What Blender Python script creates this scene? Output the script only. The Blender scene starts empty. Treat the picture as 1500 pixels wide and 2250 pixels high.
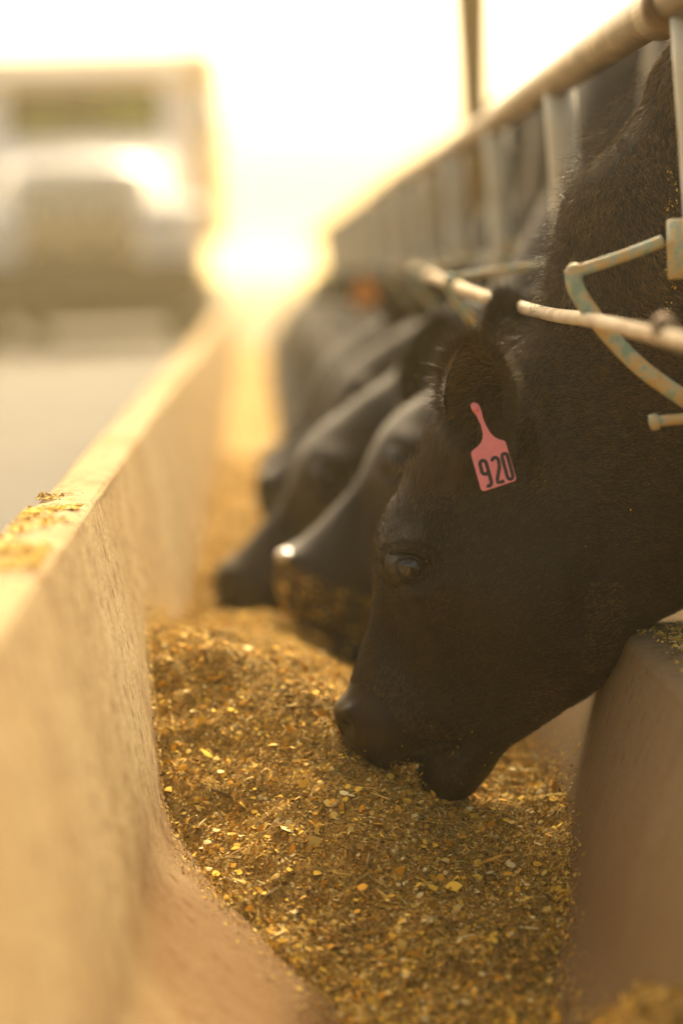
import bpy, math, random
import numpy as np
from mathutils import Vector, Matrix

random.seed(7)
rng = np.random.default_rng(11)
R_ = math.radians
sc = bpy.context.scene
C = sc.collection

# ------------------------------------------------------------------ camera
F = 5312.5                       # 85 mm lens, 24 x 36 mm upright frame, in photo pixels
CAM = np.array([0.0, 0.0, 0.64])
yw = np.array([-190.0, 525.0, -F]); yw /= np.linalg.norm(yw)        # the bunk line in camera space
zw = np.array([-0.04, 0.999, 0.0]); zw -= yw * zw.dot(yw); zw /= np.linalg.norm(zw)
xw = np.cross(yw, zw)
ROT = np.array([xw, yw, zw])     # camera -> world


def at(px, py, d):
    """point at distance d down the bunk seen at photo pixel px, py -> world (x, y, z)"""
    r = ROT @ np.array([px - 750.0, 1125.0 - py, -F])
    return CAM + r * (d / r[1])


def xz(px, py, d=3.15):
    p = at(px, py, d)
    return (float(p[0]), float(p[2]))


cd = bpy.data.cameras.new('camera')
cam = bpy.data.objects.new('camera', cd)
C.objects.link(cam)
cd.sensor_fit = 'VERTICAL'; cd.sensor_height = 36.0; cd.sensor_width = 24.0
cd.lens = 85.0
cd.clip_start = 0.02; cd.clip_end = 5000
m = Matrix([[*ROT[0], CAM[0]], [*ROT[1], CAM[1]], [*ROT[2], CAM[2]], [0, 0, 0, 1]])
cam.matrix_world = m
cd.dof.use_dof = True
fw = ROT @ np.array([0, 0, -1.0])
cd.dof.focus_distance = float((at(900, 1225, 3.04) - CAM).dot(fw))
cd.dof.aperture_fstop = 1.4
cd.dof.aperture_blades = 0
sc.camera = cam

# ------------------------------------------------------------------ light
SUN_AZ, SUN_EL = 13.0, 38.0       # degrees right of the bunk line, above the horizon
W = bpy.data.worlds.new('World'); sc.world = W; W.use_nodes = True
nt = W.node_tree; bg = nt.nodes['Background']
sky = nt.nodes.new('ShaderNodeTexSky'); sky.sky_type = 'NISHITA'; sky.sun_disc = False
sky.sun_elevation = R_(SUN_EL); sky.sun_rotation = R_(SUN_AZ)
sky.air_density = 0.6; sky.dust_density = 8.0; sky.ozone_density = 0.0
tn = nt.nodes.new('ShaderNodeMix'); tn.data_type = 'RGBA'; tn.blend_type = 'MULTIPLY'; tn.inputs[0].default_value = 1.0
tn.inputs[7].default_value = (1.0, 0.90, 0.67, 1)      # evening dust in the air
nt.links.new(sky.outputs[0], tn.inputs[6]); nt.links.new(tn.outputs[2], bg.inputs[0]); bg.inputs[1].default_value = 0.15
sd = bpy.data.lights.new('sun', 'SUN'); sun = bpy.data.objects.new('sun', sd); C.objects.link(sun)
sd.energy = 2.2; sd.angle = R_(5.0); sd.color = (1.0, 0.85, 0.58)
sdir = Vector((math.sin(R_(SUN_AZ)) * math.cos(R_(SUN_EL)), math.cos(R_(SUN_AZ)) * math.cos(R_(SUN_EL)), math.sin(R_(SUN_EL))))
sun.rotation_euler = sdir.to_track_quat('Z', 'Y').to_euler()
sun.location = sdir * 30
sc.view_settings.view_transform = 'Standard'; sc.view_settings.look = 'None'
sc.view_settings.exposure = 1.45; sc.view_settings.gamma = 1.0
sc.cycles.use_denoising = True
sc.cycles.max_bounces = 8; sc.cycles.volume_bounces = 1
sc.cycles.caustics_reflective = False; sc.cycles.caustics_refractive = False
sc.cycles.sample_clamp_indirect = 6.0


# ------------------------------------------------------------------ helpers
def tag(o, label=None, cat=None, group=None, kind=None):
    if label: o['label'] = label
    if cat: o['category'] = cat
    if group: o['group'] = group
    if kind: o['kind'] = kind
    return o


def empty(name, loc=(0, 0, 0), rz=0.0):
    o = bpy.data.objects.new(name, None); C.objects.link(o)
    o.location = loc; o.rotation_euler = (0, 0, rz); o.empty_display_size = 0.1
    return o


def mesh_np(name, v, f, mat, parent=None, smooth=True, cols=None, loc=None):
    """v (n,3) array, f list of index tuples or an (m,k) array"""
    me = bpy.data.meshes.new(name)
    v = np.asarray(v, dtype=np.float32)
    if isinstance(f, np.ndarray):
        k = f.shape[1]; nf = len(f)
        me.vertices.add(len(v)); me.vertices.foreach_set('co', v.ravel())
        me.loops.add(nf * k); me.loops.foreach_set('vertex_index', f.astype(np.int32).ravel())
        me.polygons.add(nf); me.polygons.foreach_set('loop_start', np.arange(0, nf * k, k, dtype=np.int32))
        me.update(calc_edges=True)
    else:
        me.from_pydata([tuple(map(float, q)) for q in v], [], [tuple(int(i) for i in q) for q in f]); me.update()
    if smooth:
        me.polygons.foreach_set('use_smooth', np.ones(len(me.polygons), dtype=bool))
    if cols is not None:
        a = me.attributes.new('tint', 'FLOAT_COLOR', 'POINT')
        c4 = np.ones((len(v), 4), dtype=np.float32); c4[:, :3] = cols
        a.data.foreach_set('color', c4.ravel())
    if mat: me.materials.append(mat)
    o = bpy.data.objects.new(name, me); C.objects.link(o)
    if parent: o.parent = parent
    if loc is not None: o.location = loc
    return o


class MB:
    """collects vertices and faces of ONE mesh"""
    def __init__(s): s.v = []; s.f = []
    def add(s, v, f):
        n = len(s.v); s.v += [tuple(map(float, p)) for p in v]; s.f += [tuple(i + n for i in q) for q in f]
    def box(s, x0, x1, y0, y1, z0, z1, ch=0.0):
        c = ch
        if c <= 0:
            v = [(x, y, z) for z in (z0, z1) for y in (y0, y1) for x in (x0, x1)]
            s.add(v, [(0, 2, 3, 1), (4, 5, 7, 6), (0, 1, 5, 4), (2, 6, 7, 3), (0, 4, 6, 2), (1, 3, 7, 5)])
            return
        import bmesh
        bm = bmesh.new(); bmesh.ops.create_cube(bm, size=1)
        for q in bm.verts:
            q.co = ((x0 + x1) / 2 + q.co.x * (x1 - x0), (y0 + y1) / 2 + q.co.y * (y1 - y0), (z0 + z1) / 2 + q.co.z * (z1 - z0))
        bmesh.ops.bevel(bm, geom=list(bm.edges), offset=c, segments=3, affect='EDGES', profile=0.5)
        bm.verts.index_update()
        s.add([q.co[:] for q in bm.verts], [[q.index for q in f.verts] for f in bm.faces]); bm.free()
    def tube(s, pts, rad, n=16, cap=True):
        pts = [np.array(p, float) for p in pts]
        if not hasattr(rad, '__len__'): rad = [rad] * len(pts)
        t0 = pts[1] - pts[0]
        a = np.array([0, 0, 1.0]) if abs(t0[2]) < 0.9 * np.linalg.norm(t0) else np.array([1.0, 0, 0])
        V = []; nrm = None
        for i, p in enumerate(pts):
            t = pts[min(i + 1, len(pts) - 1)] - pts[max(i - 1, 0)]
            t = t / (np.linalg.norm(t) + 1e-12)
            if nrm is None: nrm = np.cross(t, a)
            nrm = nrm - t * nrm.dot(t); nrm /= np.linalg.norm(nrm); b = np.cross(t, nrm)
            for k in range(n):
                q = 2 * math.pi * k / n
                V.append(p + rad[i] * (math.cos(q) * nrm + math.sin(q) * b))
        Fs = []
        for i in range(len(pts) - 1):
            for k in range(n):
                Fs.append((i * n + k, i * n + (k + 1) % n, (i + 1) * n + (k + 1) % n, (i + 1) * n + k))
        if cap:
            Fs.append(tuple(range(n))[::-1]); Fs.append(tuple((len(pts) - 1) * n + k for k in range(n)))
        s.add(V, Fs)
    def ball(s, c, r, nu=16, nv=10):
        if not hasattr(r, '__len__'): r = (r, r, r)
        V = [(c[0], c[1], c[2] + r[2])]
        for i in range(1, nv):
            a = math.pi * i / nv
            for k in range(nu):
                q = 2 * math.pi * k / nu
                V.append((c[0] + r[0] * math.sin(a) * math.cos(q), c[1] + r[1] * math.sin(a) * math.sin(q), c[2] + r[2] * math.cos(a)))
        V.append((c[0], c[1], c[2] - r[2])); Fs = []
        for k in range(nu): Fs.append((0, 1 + k, 1 + (k + 1) % nu))
        for i in range(nv - 2):
            for k in range(nu):
                a = 1 + i * nu; Fs.append((a + k, a + nu + k, a + nu + (k + 1) % nu, a + (k + 1) % nu))
        l = len(V) - 1; a = 1 + (nv - 2) * nu
        for k in range(nu): Fs.append((l, a + (k + 1) % nu, a + k))
        s.add(V, Fs)
    def prism(s, poly, y0, y1):
        """(x, z) outline extruded along y"""
        n = len(poly)
        v = [(p[0], y0, p[1]) for p in poly] + [(p[0], y1, p[1]) for p in poly]
        s.add(v, [tuple(range(n)), tuple(range(2 * n - 1, n - 1, -1))] + [(i, i + n, (i + 1) % n + n, (i + 1) % n) for i in range(n)])
    def build(s, name, mat, parent=None, smooth=True):
        return mesh_np(name, np.array(s.v), s.f, mat, parent, smooth)


def shade_auto(o, ang=35):
    me = o.data
    me.set_sharp_from_angle(angle=R_(ang))
    return o


def crom(P, n):
    """Catmull-Rom through rows of P, n samples"""
    P = np.asarray(P, float)
    Q = np.vstack([2 * P[0] - P[1], P, 2 * P[-1] - P[-2]])
    out = []
    for t in np.linspace(0, len(P) - 1, n):
        i = min(int(t), len(P) - 2); u = t - i
        a, b, c, d = Q[i], Q[i + 1], Q[i + 2], Q[i + 3]
        out.append(0.5 * (2 * b + (c - a) * u + (2 * a - 5 * b + 4 * c - d) * u * u + (3 * b - a - 3 * c + d) * u ** 3))
    return np.array(out)


# smooth value noise, numpy
_G = rng.random((64, 64, 64))
def vnoise(p, s):
    q = np.asarray(p, float) * s + 1000.0
    i = np.floor(q).astype(int); f = q - i; f = f * f * (3 - 2 * f)
    r = 0
    for dx in (0, 1):
        for dy in (0, 1):
            for dz in (0, 1):
                w = (f[..., 0] if dx else 1 - f[..., 0]) * (f[..., 1] if dy else 1 - f[..., 1]) * (f[..., 2] if dz else 1 - f[..., 2])
                r = r + w * _G[(i[..., 0] + dx) % 64, (i[..., 1] + dy) % 64, (i[..., 2] + dz) % 64]
    return r * 2 - 1


# ------------------------------------------------------------------ materials
class Mat:
    def __init__(s, name, rough=0.8, color=(0.5, 0.5, 0.5)):
        s.m = bpy.data.materials.new(name); s.m.use_nodes = True
        s.nt = s.m.node_tree; s.b = s.nt.nodes['Principled BSDF']
        s.b.inputs['Roughness'].default_value = rough
        s.b.inputs['Base Color'].default_value = (*color, 1)
    def n(s, t, **kw):
        x = s.nt.nodes.new(t)
        for k, v in kw.items():
            if k in x.inputs: x.inputs[k].default_value = v
            else: setattr(x, k, v)
        return x
    def l(s, a, b): s.nt.links.new(a, b)
    def coord(s, scale=(1, 1, 1)):
        c = s.n('ShaderNodeTexCoord'); mp = s.n('ShaderNodeMapping'); mp.inputs['Scale'].default_value = scale
        s.l(c.outputs['Object'], mp.inputs[0]); return mp.outputs[0]
    def noise(s, scale, detail=4, rough=0.55, vec=None, dist=0.0):
        x = s.n('ShaderNodeTexNoise'); x.inputs['Scale'].default_value = scale; x.inputs['Detail'].default_value = detail
        x.inputs['Roughness'].default_value = rough; x.inputs['Distortion'].default_value = dist
        s.l(vec if vec is not None else s.coord(), x.inputs['Vector']); return x.outputs['Fac']
    def ramp(s, fac, stops):
        r = s.n('ShaderNodeValToRGB'); e = r.color_ramp.elements
        while len(e) < len(stops): e.new(0.5)
        for i, (p, c) in enumerate(stops):
            e[i].position = p; e[i].color = (*c, 1) if hasattr(c, '__len__') else (c, c, c, 1)
        s.l(fac, r.inputs[0]); return r.outputs[0]
    def mix(s, fac, a, b, mode='MIX'):
        x = s.nt.nodes.new('ShaderNodeMix'); x.data_type = 'RGBA'; x.blend_type = mode
        for sock, val in ((x.inputs[0], fac), (x.inputs[6], a), (x.inputs[7], b)):
            if isinstance(val, bpy.types.NodeSocket): s.l(val, sock)
            elif sock.type == 'VALUE': sock.default_value = val
            elif not hasattr(val, '__len__'): sock.default_value = (val, val, val, 1)
            elif len(val) == 4: sock.default_value = val
            else: sock.default_value = (*val, 1)
        return x.outputs[2]
    def bump(s, h, strength=0.5, dist=0.002, prev=None):
        x = s.n('ShaderNodeBump'); x.inputs['Strength'].default_value = strength; x.inputs['Distance'].default_value = dist
        s.l(h, x.inputs['Height'])
        if prev is not None: s.l(prev, x.inputs['Normal'])
        return x.outputs[0]
    def col(s, x): s.l(x, s.b.inputs['Base Color'])
    def nor(s, x): s.l(x, s.b.inputs['Normal'])
    def rgh(s, x): s.l(x, s.b.inputs['Roughness'])


def m_concrete(name, c0, c1, stain=(0.17, 0.075, 0.02), side_shade=(0.27, 0.195, 0.11)):  # last colour paints the shade on the cattle-side wall
    M = Mat(name, 0.85); M.b.inputs['Specular IOR Level'].default_value = 0.12
    big = M.ramp(M.noise(2.2, 5, 0.6), [(0.3, c0), (0.7, c1)])
    fine = M.noise(170, 4, 0.7)
    k = M.mix(0.6, big, M.ramp(fine, [(0.38, (0.30, 0.20, 0.12)), (0.58, (1, 1, 1))]), 'MULTIPLY')
    streak = M.noise(9, 5, 0.6, M.coord((3, 3, 0.7)), 0.4)
    k = M.mix(M.ramp(streak, [(0.52, 0.0), (0.7, 0.45)]), k, stain)
    patch = M.noise(24, 5, 0.65); k = M.mix(M.ramp(patch, [(0.5, 0.0), (0.68, 0.5)]), k, (0.25, 0.13, 0.045))
    v = M.n('ShaderNodeTexVoronoi'); v.inputs['Scale'].default_value = 27; v.inputs['Randomness'].default_value = 1
    M.l(M.coord(), v.inputs['Vector'])
    spots = M.ramp(v.outputs['Distance'], [(0.10, 1.0), (0.32, 0.0)])
    sel = M.ramp(M.noise(13, 2), [(0.36, 0.0), (0.50, 0.9)])
    k = M.mix(M.mix(1.0, spots, sel, 'MULTIPLY'), k, (0.17, 0.075, 0.025))
    # damp brown staining below the feed line and painted shade darkening the cattle side, ragged edges
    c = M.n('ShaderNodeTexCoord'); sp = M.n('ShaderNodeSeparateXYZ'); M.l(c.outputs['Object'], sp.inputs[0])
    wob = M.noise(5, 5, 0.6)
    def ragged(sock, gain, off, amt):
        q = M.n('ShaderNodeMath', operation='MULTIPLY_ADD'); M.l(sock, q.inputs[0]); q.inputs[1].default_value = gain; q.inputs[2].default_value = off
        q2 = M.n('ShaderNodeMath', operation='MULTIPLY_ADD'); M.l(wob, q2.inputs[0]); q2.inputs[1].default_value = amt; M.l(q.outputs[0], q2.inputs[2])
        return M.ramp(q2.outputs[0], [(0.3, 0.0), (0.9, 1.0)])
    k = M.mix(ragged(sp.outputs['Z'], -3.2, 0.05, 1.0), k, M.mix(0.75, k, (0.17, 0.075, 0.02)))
    k = M.mix(ragged(sp.outputs['X'], 2.2, -0.25, 0.8), k, M.mix(0.75, k, side_shade))  # shade under the cows put into the colour, browner towards their side
    M.col(k)
    b = M.bump(M.noise(230, 4, 0.8), 0.9, 0.003)
    b = M.bump(M.noise(40, 4, 0.6), 0.35, 0.003, b)
    b = M.bump(M.noise(6, 3), 0.3, 0.01, b)
    M.nor(b)
    return M.m


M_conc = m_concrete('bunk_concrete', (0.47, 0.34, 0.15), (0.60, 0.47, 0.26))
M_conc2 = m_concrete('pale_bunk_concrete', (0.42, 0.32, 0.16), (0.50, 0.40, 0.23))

Mh = Mat('black_hide', 0.5)
hv = Mh.coord((1, 1, 1))
fl = Mh.noise(60, 4, 0.65, Mh.coord((1.0, 3.0, 3.2)))
Mh.col(Mh.ramp(Mh.noise(5, 4), [(0.3, (0.007, 0.004, 0.0014)), (0.75, (0.017, 0.010, 0.0036))]))
b = Mh.bump(Mh.noise(900, 2, 0.6, Mh.coord((0.35, 1.0, 1.0))), 0.35, 0.0006)
b = Mh.bump(fl, 0.35, 0.002, b)
Mh.nor(b)
Mh.b.inputs['Sheen Weight'].default_value = 0.06; Mh.b.inputs['Sheen Roughness'].default_value = 0.4
Mh.b.inputs['Sheen Tint'].default_value = (0.75, 0.6, 0.42, 1)
Mh.b.inputs['Specular IOR Level'].default_value = 0.34
aw = Mh.n('ShaderNodeAttribute'); aw.attribute_name = 'wet'
Mh.rgh(Mh.ramp(aw.outputs['Fac'], [(0.0, 0.58), (1.0, 0.22)]))
M_hide = Mh.m

Mf = Mat('cow_hair', 0.5)
a_ = Mf.n('ShaderNodeAttribute'); a_.attribute_name = 'tint'; Mf.col(a_.outputs['Color'])
Mf.b.inputs['Specular IOR Level'].default_value = 0.35
M_hair = Mf.m

Me = Mat('eye_wet', 0.03, (0.008, 0.005, 0.004)); Me.b.inputs['Coat Weight'].default_value = 1.0
Me.b.inputs['Coat Roughness'].default_value = 0.02
gr = Me.n('ShaderNodeTexGradient')
M_eye = Me.m

Mp = Mat('pink_plastic', 0.42)
Mp.col(Mp.mix(Mp.ramp(Mp.noise(90, 5, 0.7), [(0.45, 0.0), (0.75, 0.5)]), (0.95, 0.28, 0.27), (0.75, 0.20, 0.16)))
Mp.nor(Mp.bump(Mp.noise(140, 3), 0.15, 0.001))
M_pink = Mp.m
M_ink = Mat('black_ink', 0.6, (0.03, 0.02, 0.018)).m
M_orange = Mat('orange_plastic', 0.5, (0.9, 0.30, 0.03)).m

Md = Mat('feed_mix', 0.85)
a_ = Md.n('ShaderNodeAttribute'); a_.attribute_name = 'tint'; Md.col(a_.outputs['Color'])
Md.b.inputs['Specular IOR Level'].default_value = 0.12
M_flake = Md.m
Mg = Mat('feed_meal', 0.95)
g1 = Mg.ramp(Mg.noise(160, 5, 0.75), [(0.32, (0.16, 0.085, 0.018)), (0.5, (0.42, 0.25, 0.05)), (0.68, (0.75, 0.50, 0.11))])
Mg.col(g1); Mg.nor(Mg.bump(Mg.noise(220, 4, 0.8), 1.0, 0.004))
M_meal = Mg.m

Mst = Mat('weathered_pipe', 0.5)
pn = Mst.noise(15, 6, 0.7, Mst.coord((1, 1, 0.45)))
Mst.col(Mst.ramp(pn, [(0.28, (0.10, 0.055, 0.025)), (0.38, (0.34, 0.22, 0.11)), (0.43, (0.70, 0.66, 0.50)), (0.8, (0.82, 0.80, 0.66))]))
Mst.b.inputs['Metallic'].default_value = 0.0
Mst.nor(Mst.bump(Mst.noise(120, 4, 0.7), 0.35, 0.002)); Mst.rgh(Mst.ramp(pn, [(0.4, 0.75), (0.7, 0.4)]))
M_pipe = Mst.m
Mrl = Mat('brown_worn_rail', 0.42)
pn = Mrl.noise(14, 6, 0.7, Mrl.coord((1, 0.4, 1)))
Mrl.col(Mrl.ramp(pn, [(0.35, (0.13, 0.085, 0.045)), (0.55, (0.25, 0.175, 0.10)), (0.75, (0.44, 0.34, 0.21))]))
Mrl.b.inputs['Metallic'].default_value = 0.6
Mrl.nor(Mrl.bump(Mrl.noise(110, 4, 0.7), 0.4, 0.002))
M_rail = Mrl.m

Mgr = Mat('chipped_green_paint', 0.5)
pn = Mgr.noise(38, 5, 0.7)
Mgr.col(Mgr.ramp(pn, [(0.36, (0.24, 0.38, 0.29)), (0.45, (0.44, 0.50, 0.36)), (0.50, (0.62, 0.47, 0.22)), (0.66, (0.55, 0.38, 0.15)), (0.8, (0.30, 0.16, 0.06))]))
Mgr.nor(Mgr.bump(pn, 0.6, 0.002)); M_green = Mgr.m

Mrp = Mat('cream_cable', 0.7)
wv = Mrp.n('ShaderNodeTexWave'); wv.wave_type = 'BANDS'; wv.bands_direction = 'DIAGONAL'; wv.inputs['Scale'].default_value = 90
wv.inputs['Distortion'].default_value = 1.5
Mrp.l(Mrp.coord(), wv.inputs['Vector'])
Mrp.col(Mrp.mix(Mrp.ramp(Mrp.noise(20, 5, 0.6), [(0.42, 0.0), (0.7, 0.8)]), (0.78, 0.64, 0.42), (0.45, 0.30, 0.16)))
Mrp.nor(Mrp.bump(wv.outputs['Fac'], 0.5, 0.0015)); M_rope = Mrp.m

Mrd = Mat('road_surface', 0.9)
Mrd.col(Mrd.mix(Mrd.ramp(Mrd.noise(1.3, 5, 0.6), [(0.35, 0.0), (0.7, 1.0)]), (0.062, 0.056, 0.042), (0.095, 0.083, 0.060)))
Mrd.nor(Mrd.bump(Mrd.noise(60, 5, 0.7), 0.6, 0.01)); M_road = Mrd.m
Mgd = Mat('dry_ground', 0.95)
Mgd.col(Mgd.mix(Mgd.ramp(Mgd.noise(0.5, 6, 0.6), [(0.35, 0.0), (0.7, 1.0)]), (0.15, 0.10, 0.055), (0.25, 0.18, 0.10)))
Mgd.nor(Mgd.bump(Mgd.noise(12, 6, 0.7), 0.8, 0.04)); M_ground = Mgd.m

Mw = Mat('white_truck_paint', 0.28)
Mw.col(Mw.mix(Mw.ramp(Mw.noise(3, 5, 0.6), [(0.4, 0.0), (0.75, 0.5)]), (0.93, 0.93, 0.92), (0.80, 0.77, 0.70)))
Mw.b.inputs['Coat Weight'].default_value = 0.5; M_white = Mw.m
M_tan = Mat('tan_painted_steel', 0.5, (0.82, 0.62, 0.36)).m
M_dark = Mat('dark_rubber', 0.85, (0.025, 0.018, 0.013)).m
M_bump = Mat('rusty_bumper_steel', 0.55, (0.06, 0.035, 0.016)).m
M_grille = Mat('tan_grille', 0.5, (0.46, 0.36, 0.19)).m
M_chrome = Mat('dull_chrome', 0.2, (0.75, 0.73, 0.7)); M_chrome.b.inputs['Metallic'].default_value = 1.0; M_chrome = M_chrome.m
Mgl = Mat('tinted_glass', 0.04, (0.75, 0.8, 0.7)); Mgl.b.inputs['Transmission Weight'].default_value = 1.0
Mgl.b.inputs['IOR'].default_value = 1.05; M_glass = Mgl.m
M_lens = Mat('headlamp_lens', 0.08, (0.85, 0.85, 0.82)); M_lens.b.inputs['Coat Weight'].default_value = 1.0; M_lens = M_lens.m
M_seat_reflection = Mat('seat_reflection_green', 0.9, (0.42, 0.62, 0.06)).m  # green painted on the seats for the reflection in the windscreen
M_wood = Mat('pole_wood', 0.85, (0.50, 0.33, 0.12)).m

# ------------------------------------------------------------------ ground and road
prof = [(-400, -0.02), (-7.0, -0.02), (-0.36, -0.02), (-0.34, -0.46), (0.66, -0.46), (0.68, -0.36), (3.5, -0.36), (8, -0.30), (400, -0.05)]
ys = [-60, -10, 0, 5, 10, 15, 20, 30, 45, 70, 120, 300, 900]
v = [(p[0], y, p[1]) for y in ys for p in prof]
k = len(prof)
f = [(j * k + i, j * k + i + 1, (j + 1) * k + i + 1, (j + 1) * k + i) for j in range(len(ys) - 1) for i in range(k - 1)]
tag(mesh_np('ground', v, f, M_ground, smooth=False), kind='structure')
rx = [-6.4, -5.5, -4, -2.5, -1.2, -0.337]; rz_ = [-0.012, -0.006, 0.004, 0.006, 0.003, 0.0]
v = [(a, y, b) for y in ys for a, b in zip(rx, rz_)]; k = 6
f = [(j * k + i, j * k + i + 1, (j + 1) * k + i + 1, (j + 1) * k + i) for j in range(len(ys) - 1) for i in range(k - 1)]
tag(mesh_np('road', v, f, M_road), kind='structure')

# ------------------------------------------------------------------ feed bunk segments
INNER = [(-0.212, 0.340), (-0.178, 0.16), (-0.155, 0.02), (-0.146, -0.035), (-0.128, -0.072), (-0.09, -0.105),
         (-0.03, -0.145), (0.04, -0.19), (0.12, -0.228), (0.20, -0.24), (0.27, -0.225), (0.32, -0.18), (0.352, -0.13), (0.368, -0.09),
         (0.40, 0.0), (0.43, 0.07), (0.455, 0.130)]
def bunk_profile(dx=0.0, dz=0.0):
    L = [(-0.325, -0.45), (-0.312, -0.1), (-0.303, 0.15), (-0.298, 0.335), (-0.294, 0.350), (-0.284, 0.359), (-0.26, 0.363), (-0.235, 0.363), (-0.222, 0.359), (-0.215, 0.351)]
    L += [(a + (dx if a < 0 else 0), b) for a, b in INNER]
    L += [(0.459, 0.143), (0.467, 0.153), (0.48, 0.157), (0.54, 0.158), (0.60, 0.157), (0.618, 0.152), (0.628, 0.14), (0.632, 0.0), (0.645, -0.45)]
    return [(a, b + dz) for a, b in L]


def bunk(y0, y1, label, dx=0.0, dz=0.0, mat=None, tilt=0.0):
    P = np.array(bunk_profile(dx, dz))
    P = np.vstack([P[:9], crom(P[9:28], 110)[0:], P[28:]])
    # resample finely
    d = np.r_[0, np.cumsum(np.linalg.norm(np.diff(P, axis=0), axis=1))]
    s = np.unique(np.concatenate([np.linspace(0, d[-1], 150), d]))
    Q = np.c_[np.interp(s, d, P[:, 0]), np.interp(s, d, P[:, 1])]
    cen = np.array([0.15, -0.5])
    T = np.gradient(Q, axis=0); N = np.c_[-T[:, 1], T[:, 0]]; N /= (np.linalg.norm(N, axis=1)[:, None] + 1e-9)   # points out of the concrete
    e = 0.0001
    Y = [y0 + e, y0 + e + 0.002, y0 + e + 0.006, y0 + e + 0.013] + list(np.linspace(y0 + 0.03, y1 - 0.03, 60)) + [y1 - e - 0.013, y1 - e - 0.006, y1 - e - 0.002, y1 - e]
    ins = [0.0002, 0.0001, 0.0, 0] + [0] * 60 + [0, 0.0, 0.0001, 0.0002]
    V = []
    for y, q in zip(Y, ins):
        pts = Q - N * q
        p3 = np.c_[pts[:, 0], np.full(len(pts), y), pts[:, 1]]
        nn = vnoise(p3, 11) * 0.0010 + vnoise(p3, 31) * 0.0009 + vnoise(p3, 3.1) * 0.0016
        pts = pts + N * nn[:, None]
        V.append(np.c_[pts[:, 0] + tilt * (y - y0), np.full(len(pts), y), pts[:, 1]])
    n = len(Q); V = np.vstack(V); Fs = []
    for j in range(len(Y) - 1):
        for i in range(n - 1):
            Fs.append((j * n + i, j * n + i + 1, (j + 1) * n + i + 1, (j + 1) * n + i))
    # underside and end faces
    l = (len(Y) - 1) * n
    Fs.append(tuple([l + n - 1] + [n - 1] + [0] + [l]))
    # end faces as strips: left wall, trough, right wall pieces to the base line
    base = len(V); B0 = V[:n].copy(); B0[:, 2] = -0.45; B1 = V[l:l + n].copy(); B1[:, 2] = -0.45
    V = np.vstack([V, B0, B1])
    for i in range(n - 1):
        Fs.append((i + 1, i, base + i, base + i + 1))
        Fs.append((l + i, l + i + 1, base + n + i + 1, base + n + i))
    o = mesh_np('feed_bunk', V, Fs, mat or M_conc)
    shade_auto(o, 40)
    tag(o, label, 'feed bunk', 'concrete feed bunk sections laid end to end')
    return o


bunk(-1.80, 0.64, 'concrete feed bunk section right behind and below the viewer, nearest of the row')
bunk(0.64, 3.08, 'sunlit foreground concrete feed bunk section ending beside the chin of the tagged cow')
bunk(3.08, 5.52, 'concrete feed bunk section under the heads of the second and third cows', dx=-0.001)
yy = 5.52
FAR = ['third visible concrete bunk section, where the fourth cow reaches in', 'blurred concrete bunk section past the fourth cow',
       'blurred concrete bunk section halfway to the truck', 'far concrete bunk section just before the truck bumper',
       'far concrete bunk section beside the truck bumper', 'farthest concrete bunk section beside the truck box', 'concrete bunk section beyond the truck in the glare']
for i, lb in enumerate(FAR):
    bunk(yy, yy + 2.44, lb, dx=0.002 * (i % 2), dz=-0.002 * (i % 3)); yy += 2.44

# ------------------------------------------------------------------ feed
FY = [0.6, 1.6, 2.2, 2.55, 2.72, 2.90, 3.08, 3.22, 3.36, 3.50, 3.70, 4.00, 4.53, 5.2, 6.2, 9, 24]
FZ = [-.17, -.16, -.17, -.215, -.195, -.115, -.045, .028, .090, .106, .090, .048, .01, .01, .01, .0, -.01]
TL = [0, 0, 0, 0, 0, 0, .02, .09, .16, .18, .17, .12, .05, .03, .02, .02, .02]
def feed_h(x, y):
    h = np.interp(y, FY, FZ)
    t = np.interp(y, FY, TL); q = np.clip((x + 0.08) / 0.45, 0, 1); q = q * q * (3 - 2 * q)
    h = h - t * q
    # spilled mound near the lower right, ruts and lumps
    h = h + 0.125 * np.exp(-((x - 0.36) / 0.10) ** 2 - ((y - 2.25) / 0.22) ** 2)
    h = h + 0.035 * np.exp(-((y - (3.36 - 1.1 * (x + 0.08))) / 0.10) ** 2) * np.exp(-((x - 0.02) / 0.16) ** 2)      # crest left by the muzzle
    h = h - 0.065 * np.exp(-((x - 0.06) / 0.13) ** 2 - ((y - 4.70) / 0.20) ** 2) - 0.045 * np.exp(-((x - 0.16) / 0.12) ** 2 - ((y - 4.16) / 0.16) ** 2)      # hollows pushed by the muzzles
    h = h - 0.030 * np.exp(-((x - 0.26) / 0.10) ** 2 - ((y - 2.97) / 0.09) ** 2) - 0.02 * np.exp(-((x - 0.12) / 0.10) ** 2 - ((y - 2.88) / 0.06) ** 2)
    h = h + 0.03 * np.exp(-((x - 0.10) / 0.12) ** 2) * np.clip(1 - np.abs(y - 3.1) / 0.6, 0, 1)
    p = np.stack([x, y, np.zeros_like(x)], -1)
    h = h + vnoise(p, 7) * 0.018 + vnoise(p, 17) * 0.008 + vnoise(p, 45) * 0.005
    return h
LX = np.array([p[0] for p in INNER]); LZ = np.array([p[1] for p in INNER]); im = int(np.argmin(LZ))
def feed_span(h):
    xl = np.interp(-h, -LZ[:im + 1], LX[:im + 1]); xr = np.interp(h, LZ[im:], LX[im:])
    return xl, xr
ysf = np.concatenate([np.linspace(0.7, 2.2, 60), np.linspace(2.205, 3.9, 360), np.linspace(3.91, 6, 180), np.linspace(6.05, 22, 200)])
us = np.linspace(0, 1, 150)
Yg, Ug = np.meshgrid(ysf, us, indexing='ij')
X0 = -0.18 + 0.58 * Ug
H0 = feed_h(X0, Yg)
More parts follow.
